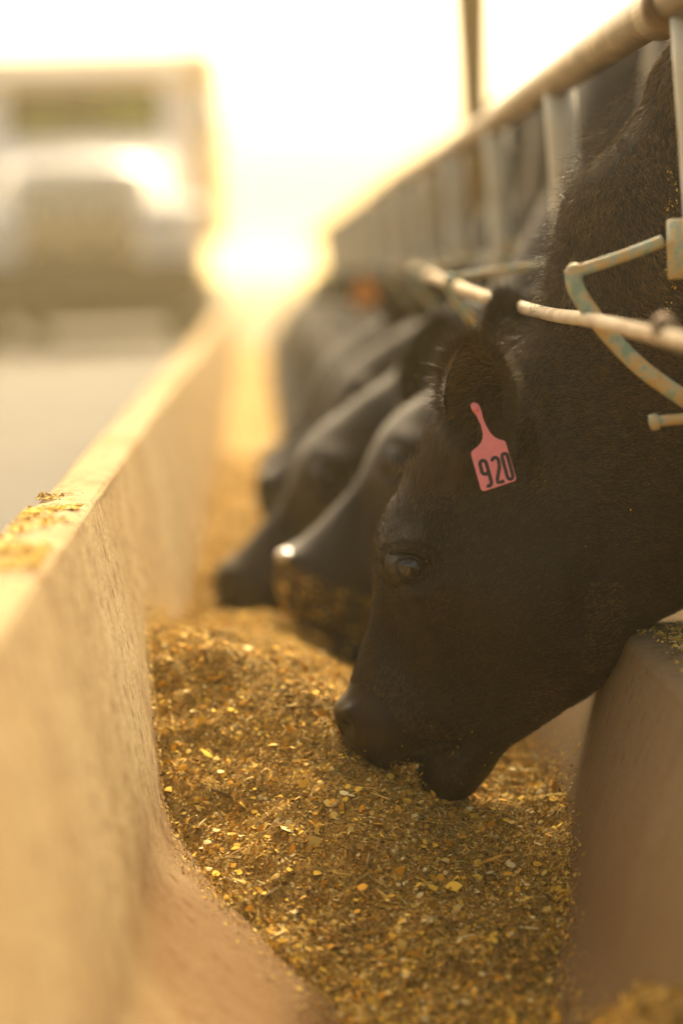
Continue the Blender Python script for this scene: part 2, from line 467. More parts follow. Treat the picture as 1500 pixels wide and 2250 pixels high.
xl, xr = feed_span(H0[:, :1]); _, xr = feed_span(H0[:, -1:])
xl, _ = feed_span(feed_h(xl, Yg[:, :1])); _, xr = feed_span(feed_h(xr, Yg[:, :1]))
Xg = (xl - 0.02) + (xr - xl + 0.04) * Ug
Hg = feed_h(Xg, Yg)
pp = np.stack([Xg, Yg, Hg], -1)
Hg2 = Hg + vnoise(pp, 120) * 0.0018 + vnoise(pp, 300) * 0.0012
V = np.stack([Xg, Yg, Hg2], -1).reshape(-1, 3)
nu = len(us); nr = len(ysf)
ii = np.arange(nr - 1)[:, None] * nu + np.arange(nu - 1)[None, :]
Fq = np.stack([ii, ii + 1, ii + nu + 1, ii + nu], -1).reshape(-1, 4)
feed = empty('feed', (0.1, 3, -0.2)); feed.location = (0, 0, 0)
tag(feed, 'golden brown ground feed with flaked corn filling the concrete bunk', 'cattle feed', kind='stuff')
fb = mesh_np('feed_bed', V, Fq, M_meal, feed); tag(fb, kind='stuff')

PAL = np.array([(0.92, 0.60, 0.08), (0.85, 0.60, 0.16), (0.93, 0.76, 0.36), (0.80, 0.42, 0.05), (0.62, 0.36, 0.07),
                (0.45, 0.26, 0.06), (0.27, 0.155, 0.035), (0.17, 0.11, 0.03), (0.78, 0.55, 0.16), (0.36, 0.26, 0.08)])
def flakes(name, P, Nn, size, palp, mat, parent, aspect=(0.6, 1.0), lie=0.5, seed=1, lift=0.001, curl=0.25, patchy=True):
    """one mesh of small bent chips: P (n,3) roots, Nn (n,3) surface normals, size (n,)"""
    r = np.random.default_rng(seed); n = len(P)
    Nn = Nn + r.normal(0, lie, (n, 3)); Nn /= np.linalg.norm(Nn, axis=1)[:, None]
    T = r.normal(size=(n, 3)); T -= Nn * (T * Nn).sum(1)[:, None]; T /= np.linalg.norm(T, axis=1)[:, None]
    B = np.cross(Nn, T)
    asp = r.uniform(*aspect, n); a = size * 0.5; b_ = a * asp
    K = 6; ang = np.linspace(0, 2 * math.pi, K, endpoint=False)
    V = []
    bend = r.uniform(-1, 1, n) * curl
    for q in range(K):
        ra = r.uniform(0.65, 1.15, n); c, s_ = math.cos(ang[q]), math.sin(ang[q])
        V.append(P + T * (a * ra * c)[:, None] + B * (b_ * ra * s_)[:, None] + Nn * (a * bend * (c * c) + lift)[:, None])
    V.append(P + Nn * (lift + a * 0.12)[:, None])
    V = np.stack(V, 1).reshape(-1, 3)
    o = np.arange(n)[:, None] * (K + 1)
    Fs = np.concatenate([np.stack([o[:, 0] + q, o[:, 0] + (q + 1) % K, o[:, 0] + K], -1) for q in range(K)])
    ci = r.choice(len(PAL), n, p=palp)
    if patchy:      # damper, darker clumps of forage mixed through the grain
        dk = (vnoise(P, 11) + 0.6 * vnoise(P, 29) + r.normal(0, 0.25, n)) > 0.34
        ci = np.where(dk & (r.random(n) < 0.75), r.choice([4, 5, 6, 7, 9], n), ci)
    col = PAL[ci] * r.uniform(0.75, 1.15, (n, 1)); col = np.repeat(col, K + 1, axis=0)
    return mesh_np(name, V, Fs, mat, parent, smooth=False, cols=np.clip(col, 0, 1))


def feed_pts(n, y0, y1, seed, power=1.0):
    r = np.random.default_rng(seed)
    y = y0 + (y1 - y0) * r.random(n) ** power; u = r.random(n)
    j = np.interp(y, ysf, np.arange(len(ysf))).astype(int)
    x = Xg[j, 0] + 0.018 + (Xg[j, -1] - Xg[j, 0] - 0.036) * u
    h = feed_h(x, y); e = 0.004
    nx = -(feed_h(x + e, y) - h) / e; ny = -(feed_h(x, y + e) - h) / e
    N = np.stack([nx, ny, np.ones(n)], -1); N /= np.linalg.norm(N, axis=1)[:, None]
    return np.stack([x, y, h], -1), N
pw = np.array([10, 12, 6, 10, 16, 14, 11, 7, 10, 8.0]); pw /= pw.sum()
P, N = feed_pts(210000, 2.35, 4.1, 1)
P[:, 2] += rng.uniform(-0.002, 0.003, len(P))
tag(flakes('feed_chips', P, N, rng.gamma(3.0, 0.0008, len(P)) + 0.0012, pw, M_flake, feed, (0.25, 0.9), 0.6, 2), kind='stuff')
P, N = feed_pts(5000, 2.35, 4.4, 3)
P[:, 2] += 0.002
pw2 = np.array([22, 18, 16, 14, 6, 2, 0, 0, 8, 0.]); pw2 /= pw2.sum()
tag(flakes('corn_flakes', P, N, rng.gamma(3, 0.0014, len(P)) + 0.003, pw2, M_flake, feed, (0.6, 1.0), 0.45, 4), kind='stuff')
P, N = feed_pts(900, 2.4, 3.6, 13)
pw4 = np.array([30, 18, 14, 30, 6, 2, 0, 0, 0, 0.]); pw4 /= pw4.sum(); P[:, 2] += 0.004
tag(flakes('large_corn_flakes', P, N, rng.gamma(5, 0.0013, len(P)) + 0.005, pw4, M_flake, feed, (0.6, 1.0), 0.5, 14), kind='stuff')
P, N = feed_pts(50000, 4.1, 8.5, 5, 1.3)
tag(flakes('distant_feed_chips', P, N, rng.gamma(3, 0.002, len(P)) + 0.004, pw, M_flake, feed, (0.3, 0.9), 0.6, 6), kind='stuff')
P, N = feed_pts(14000, 1.2, 2.4, 7)
tag(flakes('near_feed_chips', P, N, rng.gamma(3, 0.002, len(P)) + 0.004, pw, M_flake, feed, (0.3, 0.9), 0.6, 8), kind='stuff')
P, N = feed_pts(5000, 2.4, 4.2, 9)
pw3 = np.array([0, 1, 0.5, 2, 6, 6, 6, 5, 3, 6.]); pw3 /= pw3.sum()
P[:, 2] += 0.003
tag(flakes('hay_stems', P, N, rng.gamma(3, 0.004, len(P)) + 0.006, pw3, M_flake, feed, (0.05, 0.12), 0.28, 10, 0.001, 0.05), kind='stuff')

# dust and chips clinging to the concrete just above the feed line
n = 9000; y = rng.uniform(2.4, 4.0, n); j = np.interp(y, ysf, np.arange(len(ysf))).astype(int); side_ = rng.random(n) < 0.6
up = np.abs(rng.normal(0, 0.022, n)); xe = np.where(side_, Xg[j, 0] + 0.02, Xg[j, -1] - 0.02); ze = feed_h(xe, y) + up
xe = np.where(side_, feed_span(ze)[0], feed_span(ze)[1])
Nn = np.where(side_[:, None], (0.85, 0, 0.5), (-0.85, 0, 0.5)) * np.ones((n, 1))
P = np.stack([xe, y, ze], -1) + Nn * 0.0015
tag(flakes('wall_dust', P, Nn, rng.gamma(3, 0.0008, n) + 0.0012, pw, M_flake, feed, (0.3, 0.9), 0.3, 15), kind='stuff')

# crumbs spilled on the two concrete rims
def crumbs(name, n, xr_, yr_, zf, label, seed, clump):
    r = np.random.default_rng(seed)
    x = r.uniform(*xr_, n * 4); y = r.uniform(*yr_, n * 4)
    w = vnoise(np.stack([x, y, np.full_like(x, seed)], -1), clump) + r.normal(0, 0.25, len(x))
    k = np.argsort(-w)[:n]; x = x[k]; y = y[k]
    P = np.stack([x, y, np.full(n, zf)], -1)
    N = np.tile((0, 0, 1.0), (n, 1))
    o = flakes(name, P, N, r.gamma(3, 0.0011, n) + 0.002, pw2 if seed % 2 else pw, M_flake, None, (0.3, 1.0), 0.35, seed)
    tag(o, label, 'spilled feed', kind='stuff'); return o
crumbs('spilled_feed', 2600, (-0.288, -0.222), (2.2, 3.12), 0.3655, 'yellow feed crumbs scattered on the pale rim of the tall bunk wall', 21, 14)
crumbs('spilled_feed', 3200, (0.475, 0.615), (2.3, 3.6), 0.1595, 'yellow feed crumbs on the low bunk rim under the neck of the tagged cow', 23, 9)


# ------------------------------------------------------------------ cow
YC = 3.15
def st(a, b, w, k=0.0, e=1.0):
    return [*xz(*a), *xz(*b), w, k, e]
def sw(ax, az, bx, bz, w, k=0.0, e=1.0):
    return [ax, az, bx, bz, w, k, e]
HEAD = [
    st((736, 1590), (762, 1632), 0.018, 0.0, 1.0),
    st((729, 1562), (795, 1662), 0.044, 0.0, 0.9),
    st((741, 1541), (840, 1681), 0.057, 0.0, 0.85),
    st((762, 1512), (890, 1676), 0.061, 0.0, 0.85),
    st((780, 1462), (975, 1650), 0.056, 0.05, 0.85),
    st((799, 1400), (1060, 1655), 0.057, 0.05, 0.85),
    st((812, 1345), (1135, 1628), 0.066, 0.1, 0.85),
    st((818, 1290), (1215, 1570), 0.080, 0.15, 0.85),
    st((820, 1220), (1285, 1530), 0.098, 0.2, 0.85),
    st((838, 1135), (1345, 1478), 0.110, 0.15, 0.85),
    st((880, 1060), (1395, 1410), 0.113, 0.1, 0.9),
    st((935, 985), (1435, 1368), 0.112, 0.05, 0.9),
    st((1000, 890), (1475, 1345), 0.112, 0.0, 0.9),
    st((1085, 812), (1530, 1320), 0.118, 0.0, 0.95),
    st((1150, 750), (1600, 1300), 0.128, 0.0, 0.95),
    st((1192, 690), (1690, 1290), 0.142, 0.0, 0.95),
    st((1204, 600), (1800, 1300), 0.158, 0.0, 0.95),
    st((1225, 500), (1930, 1310), 0.175, 0.0, 0.95),
    st((1255, 405), (2040, 1320), 0.190, 0.0, 0.95),
    st((1330, 330), (2150, 1330), 0.20, 0.0, 0.95),
    st((1410, 232), (2250, 1340), 0.22, 0.0, 0.95),
    st((1455, 118), (2350, 1350), 0.235, 0.0, 0.95),
    sw(0.66, 1.06, 1.02, 0.17, 0.25), sw(0.80, 1.17, 1.12, 0.14, 0.265), sw(1.0, 1.19, 1.25, 0.13, 0.275), sw(1.35, 1.12, 1.45, 0.14, 0.28),
    sw(1.7, 1.05, 1.75, 0.16, 0.28), sw(2.0, 1.08, 2.0, 0.22, 0.27), sw(2.2, 1.09, 2.2, 0.30, 0.25), sw(2.38, 1.03, 2.36, 0.42, 0.22), sw(2.48, 0.92, 2.46, 0.56, 0.14), sw(2.50, 0.82, 2.49, 0.66, 0.05)]
JAW = [st((922, 1722), (940, 1742), 0.012), st((912, 1695), (965, 1758), 0.030), st((925, 1665), (1015, 1757), 0.040), st((965, 1620), (1062, 1712), 0.043),
       st((1010, 1580), (1110, 1650), 0.044), st((1060, 1540), (1180, 1596), 0.048), st((1120, 1480), (1250, 1545), 0.05), st((1160, 1450), (1250, 1500), 0.03)]


def loft(stations, ns, nring):
    S = crom(stations, ns); V = []
    for ax, az, bx, bz, w, k, e in S:
        for i in range(nring):
            th = 2 * math.pi * i / nring
            c, s = math.cos(th), math.sin(th)
            cc = math.copysign(abs(c) ** e, c); ss = math.copysign(abs(s) ** e, s)
            ww = w * (1 + k * cc)
            V.append(((ax + bx) / 2 + (ax - bx) / 2 * cc, YC + ww * ss, (az + bz) / 2 + (az - bz) / 2 * cc))
    Fs = []
    for j in range(ns - 1):
        for i in range(nring):
            Fs.append((j * nring + i, j * nring + (i + 1) % nring, (j + 1) * nring + (i + 1) % nring, (j + 1) * nring + i))
    Fs.append(tuple(range(nring))[::-1]); Fs.append(tuple((ns - 1) * nring + i for i in range(nring)))
    return V, Fs


def ear_shell(c_px, tip_px, base_px, wpx, y_rim, depth, sgn=1.0, th=0.011):
    """thick cupped leaf; concave side towards -y*sgn"""
    tip = np.array(at(*tip_px[:2], tip_px[2])); base = np.array(at(*base_px[:2], base_px[2]))
    ax = tip - base; L = np.linalg.norm(ax); ax /= L
    out = np.array([0.12, -1.0 * sgn, 0.05]); out -= ax * out.dot(ax); out /= np.linalg.norm(out)
    side = np.cross(ax, out)
    n1, n2 = 18, 14; V = []; Fs = []
    for layer in (0, 1):
        for i in range(n1 + 1):
            t = i / n1
            hw = wpx * (math.sin(math.pi * min(1, (0.10 + 0.9 * t))) ** 0.62 if t < 0.985 else 0.25)
            hw = max(hw, 0.006)
            for j in range(n2 + 1):
                q = -1 + 2 * j / n2
                dep = depth * (1 - q * q) * (0.6 + 0.4 * math.cos(math.pi * (t - 0.45)))
                p = base + ax * (L * t) + side * hw * q - out * dep + out * (0.0 if layer == 0 else -th * (1 - 0.35 * abs(q)))
                V.append(p)
    m_ = n2 + 1; o2 = (n1 + 1) * m_
    for i in range(n1):
        for j in range(n2):
            a = i * m_ + j
            Fs.append((a, a + 1, a + m_ + 1, a + m_)); Fs.append((o2 + a, o2 + a + m_, o2 + a + m_ + 1, o2 + a + 1))
    for i in range(n1):
        a = i * m_; Fs.append((a, a + m_, o2 + a + m_, o2 + a)); a = i * m_ + n2; Fs.append((a, o2 + a, o2 + a + m_, a + m_))
    for j in range(n2):
        a = j; Fs.append((a, o2 + a, o2 + a + 1, a + 1)); a = n1 * m_ + j; Fs.append((a, a + 1, o2 + a + 1, o2 + a))
    return V, Fs


def leg(mb, pts, rad):
    P = crom([list(p) + [r] for p, r in zip(pts, rad)], 30)
    mb.tube(P[:, :3], list(P[:, 3]), 14)


def cow_raw(voxel):
    mb = MB()
    v, f = loft(HEAD, 170, 44); mb.add(v, f)
    v, f = loft(JAW, 40, 24); mb.add(v, f)
    v, f = ear_shell(None, (1042, 742, 2.965), (1072, 1005, 3.035), 0.050, 0, 0.034, 1.0, 0.011 if voxel < 0.008 else 0.024); mb.add(v, f)
    mb.tube([at(1075, 1010, 3.07), at(1075, 985, 3.05), at(1072, 960, 3.045)], [0.035, 0.032, 0.026], 14)
    v, f = ear_shell(None, (1106, 668, 3.32), (1150, 810, 3.24), 0.042, 0, 0.03, -1.0, 0.012 if voxel < 0.008 else 0.024); mb.add(v, f)
    mb.ball(at(1075, 880, 3.15), (0.055, 0.075, 0.05))           # poll
    for sy in (-1, 1):
        y = YC + sy * 0.15
        leg(mb, [(1.0, YC + sy * .17, .60), (1.02, YC + sy * .17, .32), (0.97, y, .10), (0.93, y, -.03), (0.935, y, -.16), (0.93, y, -.27), (0.91, y, -.335), (0.905, y, -.36)],
            [.14, .115, .07, .052, .036, .038, .05, .055])
        y = YC + sy * 0.17
        leg(mb, [(2.22, YC + sy * .13, .72), (2.14, y, .42), (2.22, y, .2), (2.36, y, .07), (2.33, y, -.1), (2.30, y, -.26), (2.27, y, -.335), (2.265, y, -.36)],
            [.17, .15, .09, .055, .04, .04, .05, .056])
        mb.ball((1.05, YC + sy * 0.15, 0.62), (0.22, 0.13, 0.33))  # shoulder
    leg(mb, [(2.46, YC, .98), (2.56, YC, .85), (2.58, YC, .5), (2.57, YC, .2), (2.58, YC, .05), (2.59, YC, -.12)], [.035, .03, .018, .016, .04, .012])
    o = mb.build('temp_cow', None)
    md = o.modifiers.new('r', 'REMESH'); md.mode = 'VOXEL'; md.voxel_size = voxel
    s_ = o.modifiers.new('s', 'SMOOTH'); s_.factor = 0.5; s_.iterations = 6 if voxel < 0.008 else 2
    dg = bpy.context.evaluated_depsgraph_get(); ev = o.evaluated_get(dg); me = bpy.data.meshes.new_from_object(ev)
    n = len(me.vertices); co = np.empty(n * 3, dtype=np.float32); me.vertices.foreach_get('co', co); co = co.reshape(-1, 3).astype(float)
    no = np.empty(n * 3, dtype=np.float32); me.vertices.foreach_get('normal', no); no = no.reshape(-1, 3).astype(float)
    faces = [tuple(p.vertices) for p in me.polygons]
    old = o.data; bpy.data.objects.remove(o); bpy.data.meshes.remove(old); bpy.data.meshes.remove(me)
    fq = np.array([q for q in faces if len(q) == 4])
    return co, no, fq


def g2(co, c, rx, rz=None, rot=0.0):
    X, Z = c; dx = co[:, 0] - X; dz = co[:, 2] - Z
    ca, sa = math.cos(rot), math.sin(rot); a = dx * ca + dz * sa; b = -dx * sa + dz * ca
    return np.exp(-(a / rx) ** 2 - (b / (rz or rx)) ** 2)


EYE = at(889, 1226, YC)
def sculpt(co, no):
    """cheeks, brows, sockets, nostrils, folds on both sides of the head"""
    side = np.clip(np.abs(co[:, 1] - YC) / 0.03, 0, 1) * (np.abs(co[:, 1] - YC) < 0.15)
    sy = np.sign(co[:, 1] - YC)
    D = np.zeros(len(co))
    b = lambda px, py: xz(px, py)
    D += 0.012 * g2(co, b(1170, 1330), 0.085, 0.11)                # masseter
    D += -0.007 * g2(co, b(1010, 1480), 0.05, 0.09, 0.6)             # hollow in front of it
    D += 0.006 * g2(co, b(930, 1380), 0.018, 0.09, 0.25)            # facial crest
    D += -0.008 * g2(co, b(860, 1390), 0.02, 0.07, 0.2)
    D += 0.013 * g2(co, b(880, 1180), 0.036, 0.020, 0.2)            # brow
    D += 0.006 * g2(co, b(905, 1280), 0.035, 0.016, 0.3)            # below the eye
    D += -0.011 * g2(co, b(889, 1228), 0.019, 0.015, -0.3)          # socket
    D += -0.010 * g2(co, b(990, 1110), 0.035, 0.05, 0.4)            # temple
    D += 0.007 * g2(co, b(880, 1560), 0.045, 0.045)                 # upper lip pad
    D += -0.007 * g2(co, b(920, 1650), 0.04, 0.008, 0.1)            # mouth corner line
    D += -0.006 * g2(co, b(1290, 1200), 0.02, 0.16, -0.35)          # groove behind the jaw
    D += -0.006 * g2(co, b(1130, 1000), 0.015, 0.07, 0.1)
    for k, (px, py) in enumerate([(1150, 850), (1185, 790), (1235, 900), (1290, 770), (1330, 900), (1240, 680)]):
        D += (0.004 if k % 2 else -0.004) * g2(co, b(px, py), 0.009, 0.07, 0.35)
    for rr, am in ((0.031, 0.0035), (0.0385, -0.003), (0.045, 0.0025)):      # folds round the eye
        X, Z = b(889, 1228); r2 = np.hypot((co[:, 0] - X), (co[:, 2] - Z) * 1.25)
        D += am * np.exp(-((r2 - rr) / 0.0028) ** 2) * (0.35 + 0.65 * (co[:, 2] > Z - 0.005))
    D *= 2.0
    q = co.copy(); q[:, 1] += sy * side * D
    # nostril
    for s in (-1, 1):
        c = np.array([*xz(752, 1585)]); c = np.array([c[0], YC + s * 0.043, c[1]])
        d2 = ((q - c) ** 2 * np.array([1, 0.5, 0.6])).sum(1)
        q -= no * (0.015 * np.exp(-d2 / 0.0095 ** 2))[:, None]
        c2 = c + np.array([0.004, 0, 0.018]); d2 = ((q - c2) ** 2).sum(1)
        q += no * (0.005 * np.exp(-d2 / 0.012 ** 2))[:, None]
    q += no * (vnoise(q, 28) * 0.0016 + vnoise(q, 70) * 0.0007)[:, None]
    return q


def lids(co_y):
    """eyelid rims and eyeball for both sides -> (V, F) of lids, list of eyeball centres"""
    V = []; Fs = []; balls = []
    for s in (-1, 1):
        cx, cz = xz(889, 1227)
        y = YC + s * co_y
        ring = []
        for r_i, (k, up) in enumerate([(0.78, -0.006), (0.92, 0.0015), (1.08, 0.0045), (1.3, 0.0042), (1.55, 0.001), (1.75, -0.004), (2.0, -0.010)]):
            for i in range(32):
                a = 2 * math.pi * i / 32
                ex = 0.0158 * math.cos(a) * k; ez = 0.0122 * math.sin(a) * (1 + 0.35 * (k - 1)) * k
                if math.sin(a) > 0: ez *= 1.02
                ro = -0.35; X = ex * math.cos(ro) - ez * math.sin(ro); Z = ex * math.sin(ro) + ez * math.cos(ro)
                dome = math.sqrt(max(0.0, 0.022 ** 2 - X * X - Z * Z)) - 0.022
                thick = 0.0016 * (math.sin(a) > 0.2) * (r_i in (2, 3))
                V.append((cx + X, y + s * (up + thick + dome * 0.8), cz + Z))
        n0 = len(V) - 7 * 32
        for r_i in range(6):
            for i in range(32):
                a = n0 + r_i * 32 + i; b = n0 + r_i * 32 + (i + 1) % 32
                q = (a, b, b + 32, a + 32); Fs.append(q if s > 0 else q[::-1])
        balls.append((cx, y - s * 0.0195, cz))
    return V, Fs, balls


def surface_y(co, px, py, s=-1):
    X, Z = xz(px, py); d = (co[:, 0] - X) ** 2 + (co[:, 2] - Z) ** 2 + (np.sign(co[:, 1] - YC) != s) * 9
    k = np.argsort(d)[:6]; return float(np.abs(co[k, 1] - YC).mean())


def eye_y(co):
    return float(np.mean([surface_y(co, 935, 1250), surface_y(co, 925, 1205), surface_y(co, 880, 1275)])) + 0.0045


def fnormals(co, f):
    n = np.cross(co[f[:, 2]] - co[f[:, 0]], co[f[:, 3]] - co[f[:, 1]])
    N = np.zeros_like(co)
    for k in range(4): np.add.at(N, f[:, k], n)
    return N / (np.linalg.norm(N, axis=1)[:, None] + 1e-12)


def make_cow(co, f, name_cow, label, dy=0.0, mat=None):
    root = empty('cow', (1.2, YC + dy, -0.36))
    ofs = np.array([1.2, YC, -0.36])
    ey = surface_y(co, 889, 1228)
    return root, ofs


def bend(co, ang, sx, sz, yaw=0.0, hs=1.0, pivot=(0.30, 0.48)):
    """swing neck and head about the neck root: ang lifts the nose forward, then shift, yaw turns the head"""
    t = np.clip((0.85 - co[:, 0]) / 0.55, 0, 1); w = t * t * (3 - 2 * t)
    w = w * np.clip((co[:, 2] + 0.30) / 0.15, 0, 1)
    t = np.clip((0.66 - co[:, 0]) / 0.38, 0, 1); wa = t * t * (3 - 2 * t) * np.clip((co[:, 2] + 0.30) / 0.15, 0, 1)
    a = -R_(ang) * wa; dx = co[:, 0] - pivot[0]; dz = co[:, 2] - pivot[1]
    k = 1 + (hs - 1) * wa; dx = dx * k; dz = dz * k
    q = co.copy()
    q[:, 0] = pivot[0] + dx * np.cos(a) - dz * np.sin(a) + sx * w
    q[:, 2] = pivot[1] + dx * np.sin(a) + dz * np.cos(a) + sz * w; q[:, 1] = YC + (co[:, 1] - YC) * k
    b = R_(yaw) * w; dx = q[:, 0] - 0.6; dy = q[:, 1] - YC
    q[:, 0] = 0.6 + dx * np.cos(b) - dy * np.sin(b); q[:, 1] = YC + dx * np.sin(b) + dy * np.cos(b)
    return q


def cow_object(co, f, label, dy=0.0, rz=0.0, group='black cattle eating side by side at the bunk', dfm=None, posed=None):
    """thing: cow > body (one continuous mesh), eye (two)"""
    ofs = np.array([1.2, YC, -0.36])
    root = empty('cow', (1.2, YC + dy, -0.36), R_(rz))
    tag(root, label, 'cow', group)
    if posed:
        for o in posed:
            c = o.copy(); C.objects.link(c); c.parent = root
        return root
    ey = eye_y(co)
    lv, lf, balls = lids(ey)
    lv = np.array(lv)
    wet = np.exp(-(((co - np.array([xz(748, 1590)[0], YC, xz(748, 1590)[1]])) * np.array([1, .6, 1])) ** 2).sum(1) / 0.045 ** 2)
    if dfm:
        co = bend(co, *dfm); lv = bend(lv, *dfm)
    allv = np.vstack([co, lv]) - ofs
    fl_ = np.array(lf) + len(co)
    o = mesh_np('body', allv, np.vstack([f, fl_]), M_hide, root)
    a = o.data.attributes.new('wet', 'FLOAT', 'POINT'); a.data.foreach_set('value', np.r_[np.clip(wet, 0, 1), np.full(len(lv), 0.5)].astype(np.float32))
    for bc in balls:
        c = np.array([bc]);
        if dfm: c = bend(c, *dfm)
        mb = MB(); mb.ball(c[0] - ofs, 0.0225, 28, 18); mb.build('eye', M_eye, root)
    return root


co, no, fq = cow_raw(0.0048)
co = sculpt(co, no)
# head turned slightly away from the viewer: nose towards the far side
cow1 = cow_object(co, fq, 'black cow in sharp focus in front, with the pink 920 ear tag')
cow1body = [c for c in cow1.children if c.name.startswith('body')][0]

# ---- coat of the near cow: short hair strands
def strands(name, P, N, D, L, wd, col, parent, ofs, gravity=0.0, seed=5, seg=3):
    r = np.random.default_rng(seed); n = len(P)
    S = np.cross(D, N); S /= (np.linalg.norm(S, axis=1)[:, None] + 1e-9)
    # ribbons face a random side so that they read from anywhere
    ph = r.uniform(0, math.pi, n)[:, None]
    S = S * np.cos(ph) + N * np.sin(ph)
    V = []
    curl = r.normal(0, 0.25, (n, 3))
    for k in range(seg + 1):
        t = k / seg
        c = P + D * (L * t)[:, None] + curl * (L * t * t)[:, None] + np.array([0, 0, -gravity]) * (t * t)
        w = wd * (1 - 0.92 * t) * 0.5
        V += [c + S * w[:, None], c - S * w[:, None]]
    V = np.stack(V, 1).reshape(-1, 3) - ofs
    o = np.arange(n) * (2 * seg + 2)
    Fs = np.concatenate([np.stack([o + 2 * k, o + 2 * k + 1, o + 2 * k + 3, o + 2 * k + 2], -1) for k in range(seg)])
    return mesh_np(name, V, Fs, M_hair, parent, smooth=False, cols=np.repeat(col, 2 * seg + 2, axis=0))


def sample(co, f, No, mask, n, seed):
    r = np.random.default_rng(seed)
    ff = f[mask]; a, b, c, d = (co[ff[:, k]] for k in range(4))
    ar = np.linalg.norm(np.cross(c - a, d - b), axis=1) * 0.5
    k = r.choice(len(ff), n, p=ar / ar.sum())
    u = r.random((n, 1)); w = r.random((n, 1))
    P = (a[k] * (1 - u) + b[k] * u) * (1 - w) + (d[k] * (1 - u) + c[k] * u) * w
    fa = ff[k]; Nn = (No[fa[:, 0]] * (1 - u) + No[fa[:, 1]] * u) * (1 - w) + (No[fa[:, 3]] * (1 - u) + No[fa[:, 2]] * u) * w
    return P, Nn / (np.linalg.norm(Nn, axis=1)[:, None] + 1e-9)


NO = fnormals(co, fq)
fc = co[fq].mean(1)
OFS = np.array([1.2, YC, -0.36])
nose = np.array(xz(770, 1590))
dn = np.hypot(fc[:, 0] - nose[0], fc[:, 2] - nose[1])
eyex = np.array(xz(889, 1228)); de = np.hypot(fc[:, 0] - eyex[0], fc[:, 2] - eyex[1])
earc = at(1045, 870, 3.0)
def inear(P): 
    e1 = np.array(xz(1042, 742, 2.98)); e0 = np.array(xz(1070, 1000, 3.0))
    t = ((P[:, 0] - e0[0]) * (e1[0] - e0[0]) + (P[:, 2] - e0[1]) * (e1[1] - e0[1])) / ((e1 - e0) ** 2).sum()
    s = np.hypot(P[:, 0] - e0[0] - t * (e1[0] - e0[0]), P[:, 2] - e0[1] - t * (e1[1] - e0[1]))
    return (P[:, 1] < YC - 0.075) & (t > 0.02) & (t < 1.15) & (s < 0.075) & (np.abs(P[:, 1] - 3.0) < 0.06)
mask = (fc[:, 0] < 0.72) & (dn > 0.055) & (de > 0.024) & ((fc[:, 1] < YC + 0.10)) & (fc[:, 2] > -0.1)
def flow(P, N, lift, r):
    h = np.clip((P[:, 0] - 0.18) / 0.25, 0, 1)[:, None]
    D = np.array([0.35, 0, 0.9]) * (1 - h) + np.array([0.95, 0, 0.12]) * h
    nk = np.clip((P[:, 2] - 0.48) / 0.2, 0, 1)[:, None]
    D = D * (1 - nk) + np.array([0.35, 0, -0.75]) * nk
    D = D + r.normal(0, 0.14, P.shape)
    q = vnoise(P, 22)[:, None]; D = D + np.array([-D[:, 2], D[:, 1] * 0, D[:, 0]]).T * q * 0.35
    D = D - N * (D * N).sum(1)[:, None]; D /= np.linalg.norm(D, axis=1)[:, None]
    D = D + N * lift; return D / np.linalg.norm(D, axis=1)[:, None]
r_ = np.random.default_rng(31)
P, N = sample(co, fq, NO, mask, 190000, 41)
ie = inear(P)
D = flow(P, N, np.where(ie, 0.9, 0.32)[:, None], r_)
fuzz = np.clip((P[:, 2] - 0.30) / 0.25, 0, 1)
tone = r_.uniform(0.4, 1.8, (len(P), 1)) * np.array([0.078, 0.047, 0.017]) * (0.7 + 1.3 * fuzz[:, None] + 0.8 * (vnoise(P, 14)[:, None] > 0.3))
L = r_.uniform(0.6, 1.2, len(P)) * np.where(ie, 0.013, 0.0055 + 0.006 * fuzz)
coat = strands('coat', P, N, D, L, np.full(len(P), 0.00055), tone, cow1, OFS, 0, 51, 2)

mk2 = (fc[:, 1] > YC + 0.10) & (fc[:, 0] < 0.44) & (fc[:, 2] > 0.45) & (fc[:, 2] < 0.72)
P2, N2 = sample(co, fq, NO, mk2, 16000, 42)
D2 = np.array([-0.2, 0, 0.8]) + r_.normal(0, 0.3, P2.shape); D2 = D2 - N2 * (D2 * N2).sum(1)[:, None] + N2 * 0.9; D2 /= np.linalg.norm(D2, axis=1)[:, None]
strands('far_ear_hair', P2, N2, D2, r_.uniform(0.010, 0.022, len(P2)), np.full(len(P2), 0.0006), r_.uniform(.4, 1.4, (len(P2), 1)) * np.array([0.04, 0.024, 0.010]), cow1, OFS, 0, 52, 2)
# long hair: ear rim, forelock, crest of the neck
def pts_on(poly, n, r, jit):
    q = crom([at(*p) for p in poly], 60); k = r.integers(0, 60, n); return q[k] + r.normal(0, jit, (n, 3)), k / 59.0
rim = [(1065, 1000, 3.0), (1000, 960, 2.99), (968, 890, 2.98), (972, 815, 2.975), (1000, 762, 2.97), (1042, 742, 2.97), (1082, 768, 2.98), (1106, 830, 2.99), (1112, 900, 3.0), (1100, 960, 3.01)]
P, t = pts_on(rim, 9000, r_, 0.003)
cc = at(1040, 875, 3.0)
D = P - cc; D[:, 1] *= 0.2; D /= np.linalg.norm(D, axis=1)[:, None]; D += np.array([0, -0.35, 0.15]) + r_.normal(0, 0.35, P.shape); D /= np.linalg.norm(D, axis=1)[:, None]
strands('ear_hair', P, np.tile((0, -1.0, 0), (len(P), 1)), D, r_.gamma(5, 0.0028, len(P)), np.full(len(P), 0.00042), r_.uniform(.6, 1.6, (len(P), 1)) * np.array([0.06, 0.036, 0.014]), cow1, OFS, 0.001, 61, 3)
P, t = pts_on([(1005, 880, 3.1), (975, 930, 3.09), (950, 970, 3.08), (985, 960, 3.06), (1000, 1010, 3.055), (930, 1010, 3.09), (905, 1040, 3.1)], 4200, r_, 0.008)
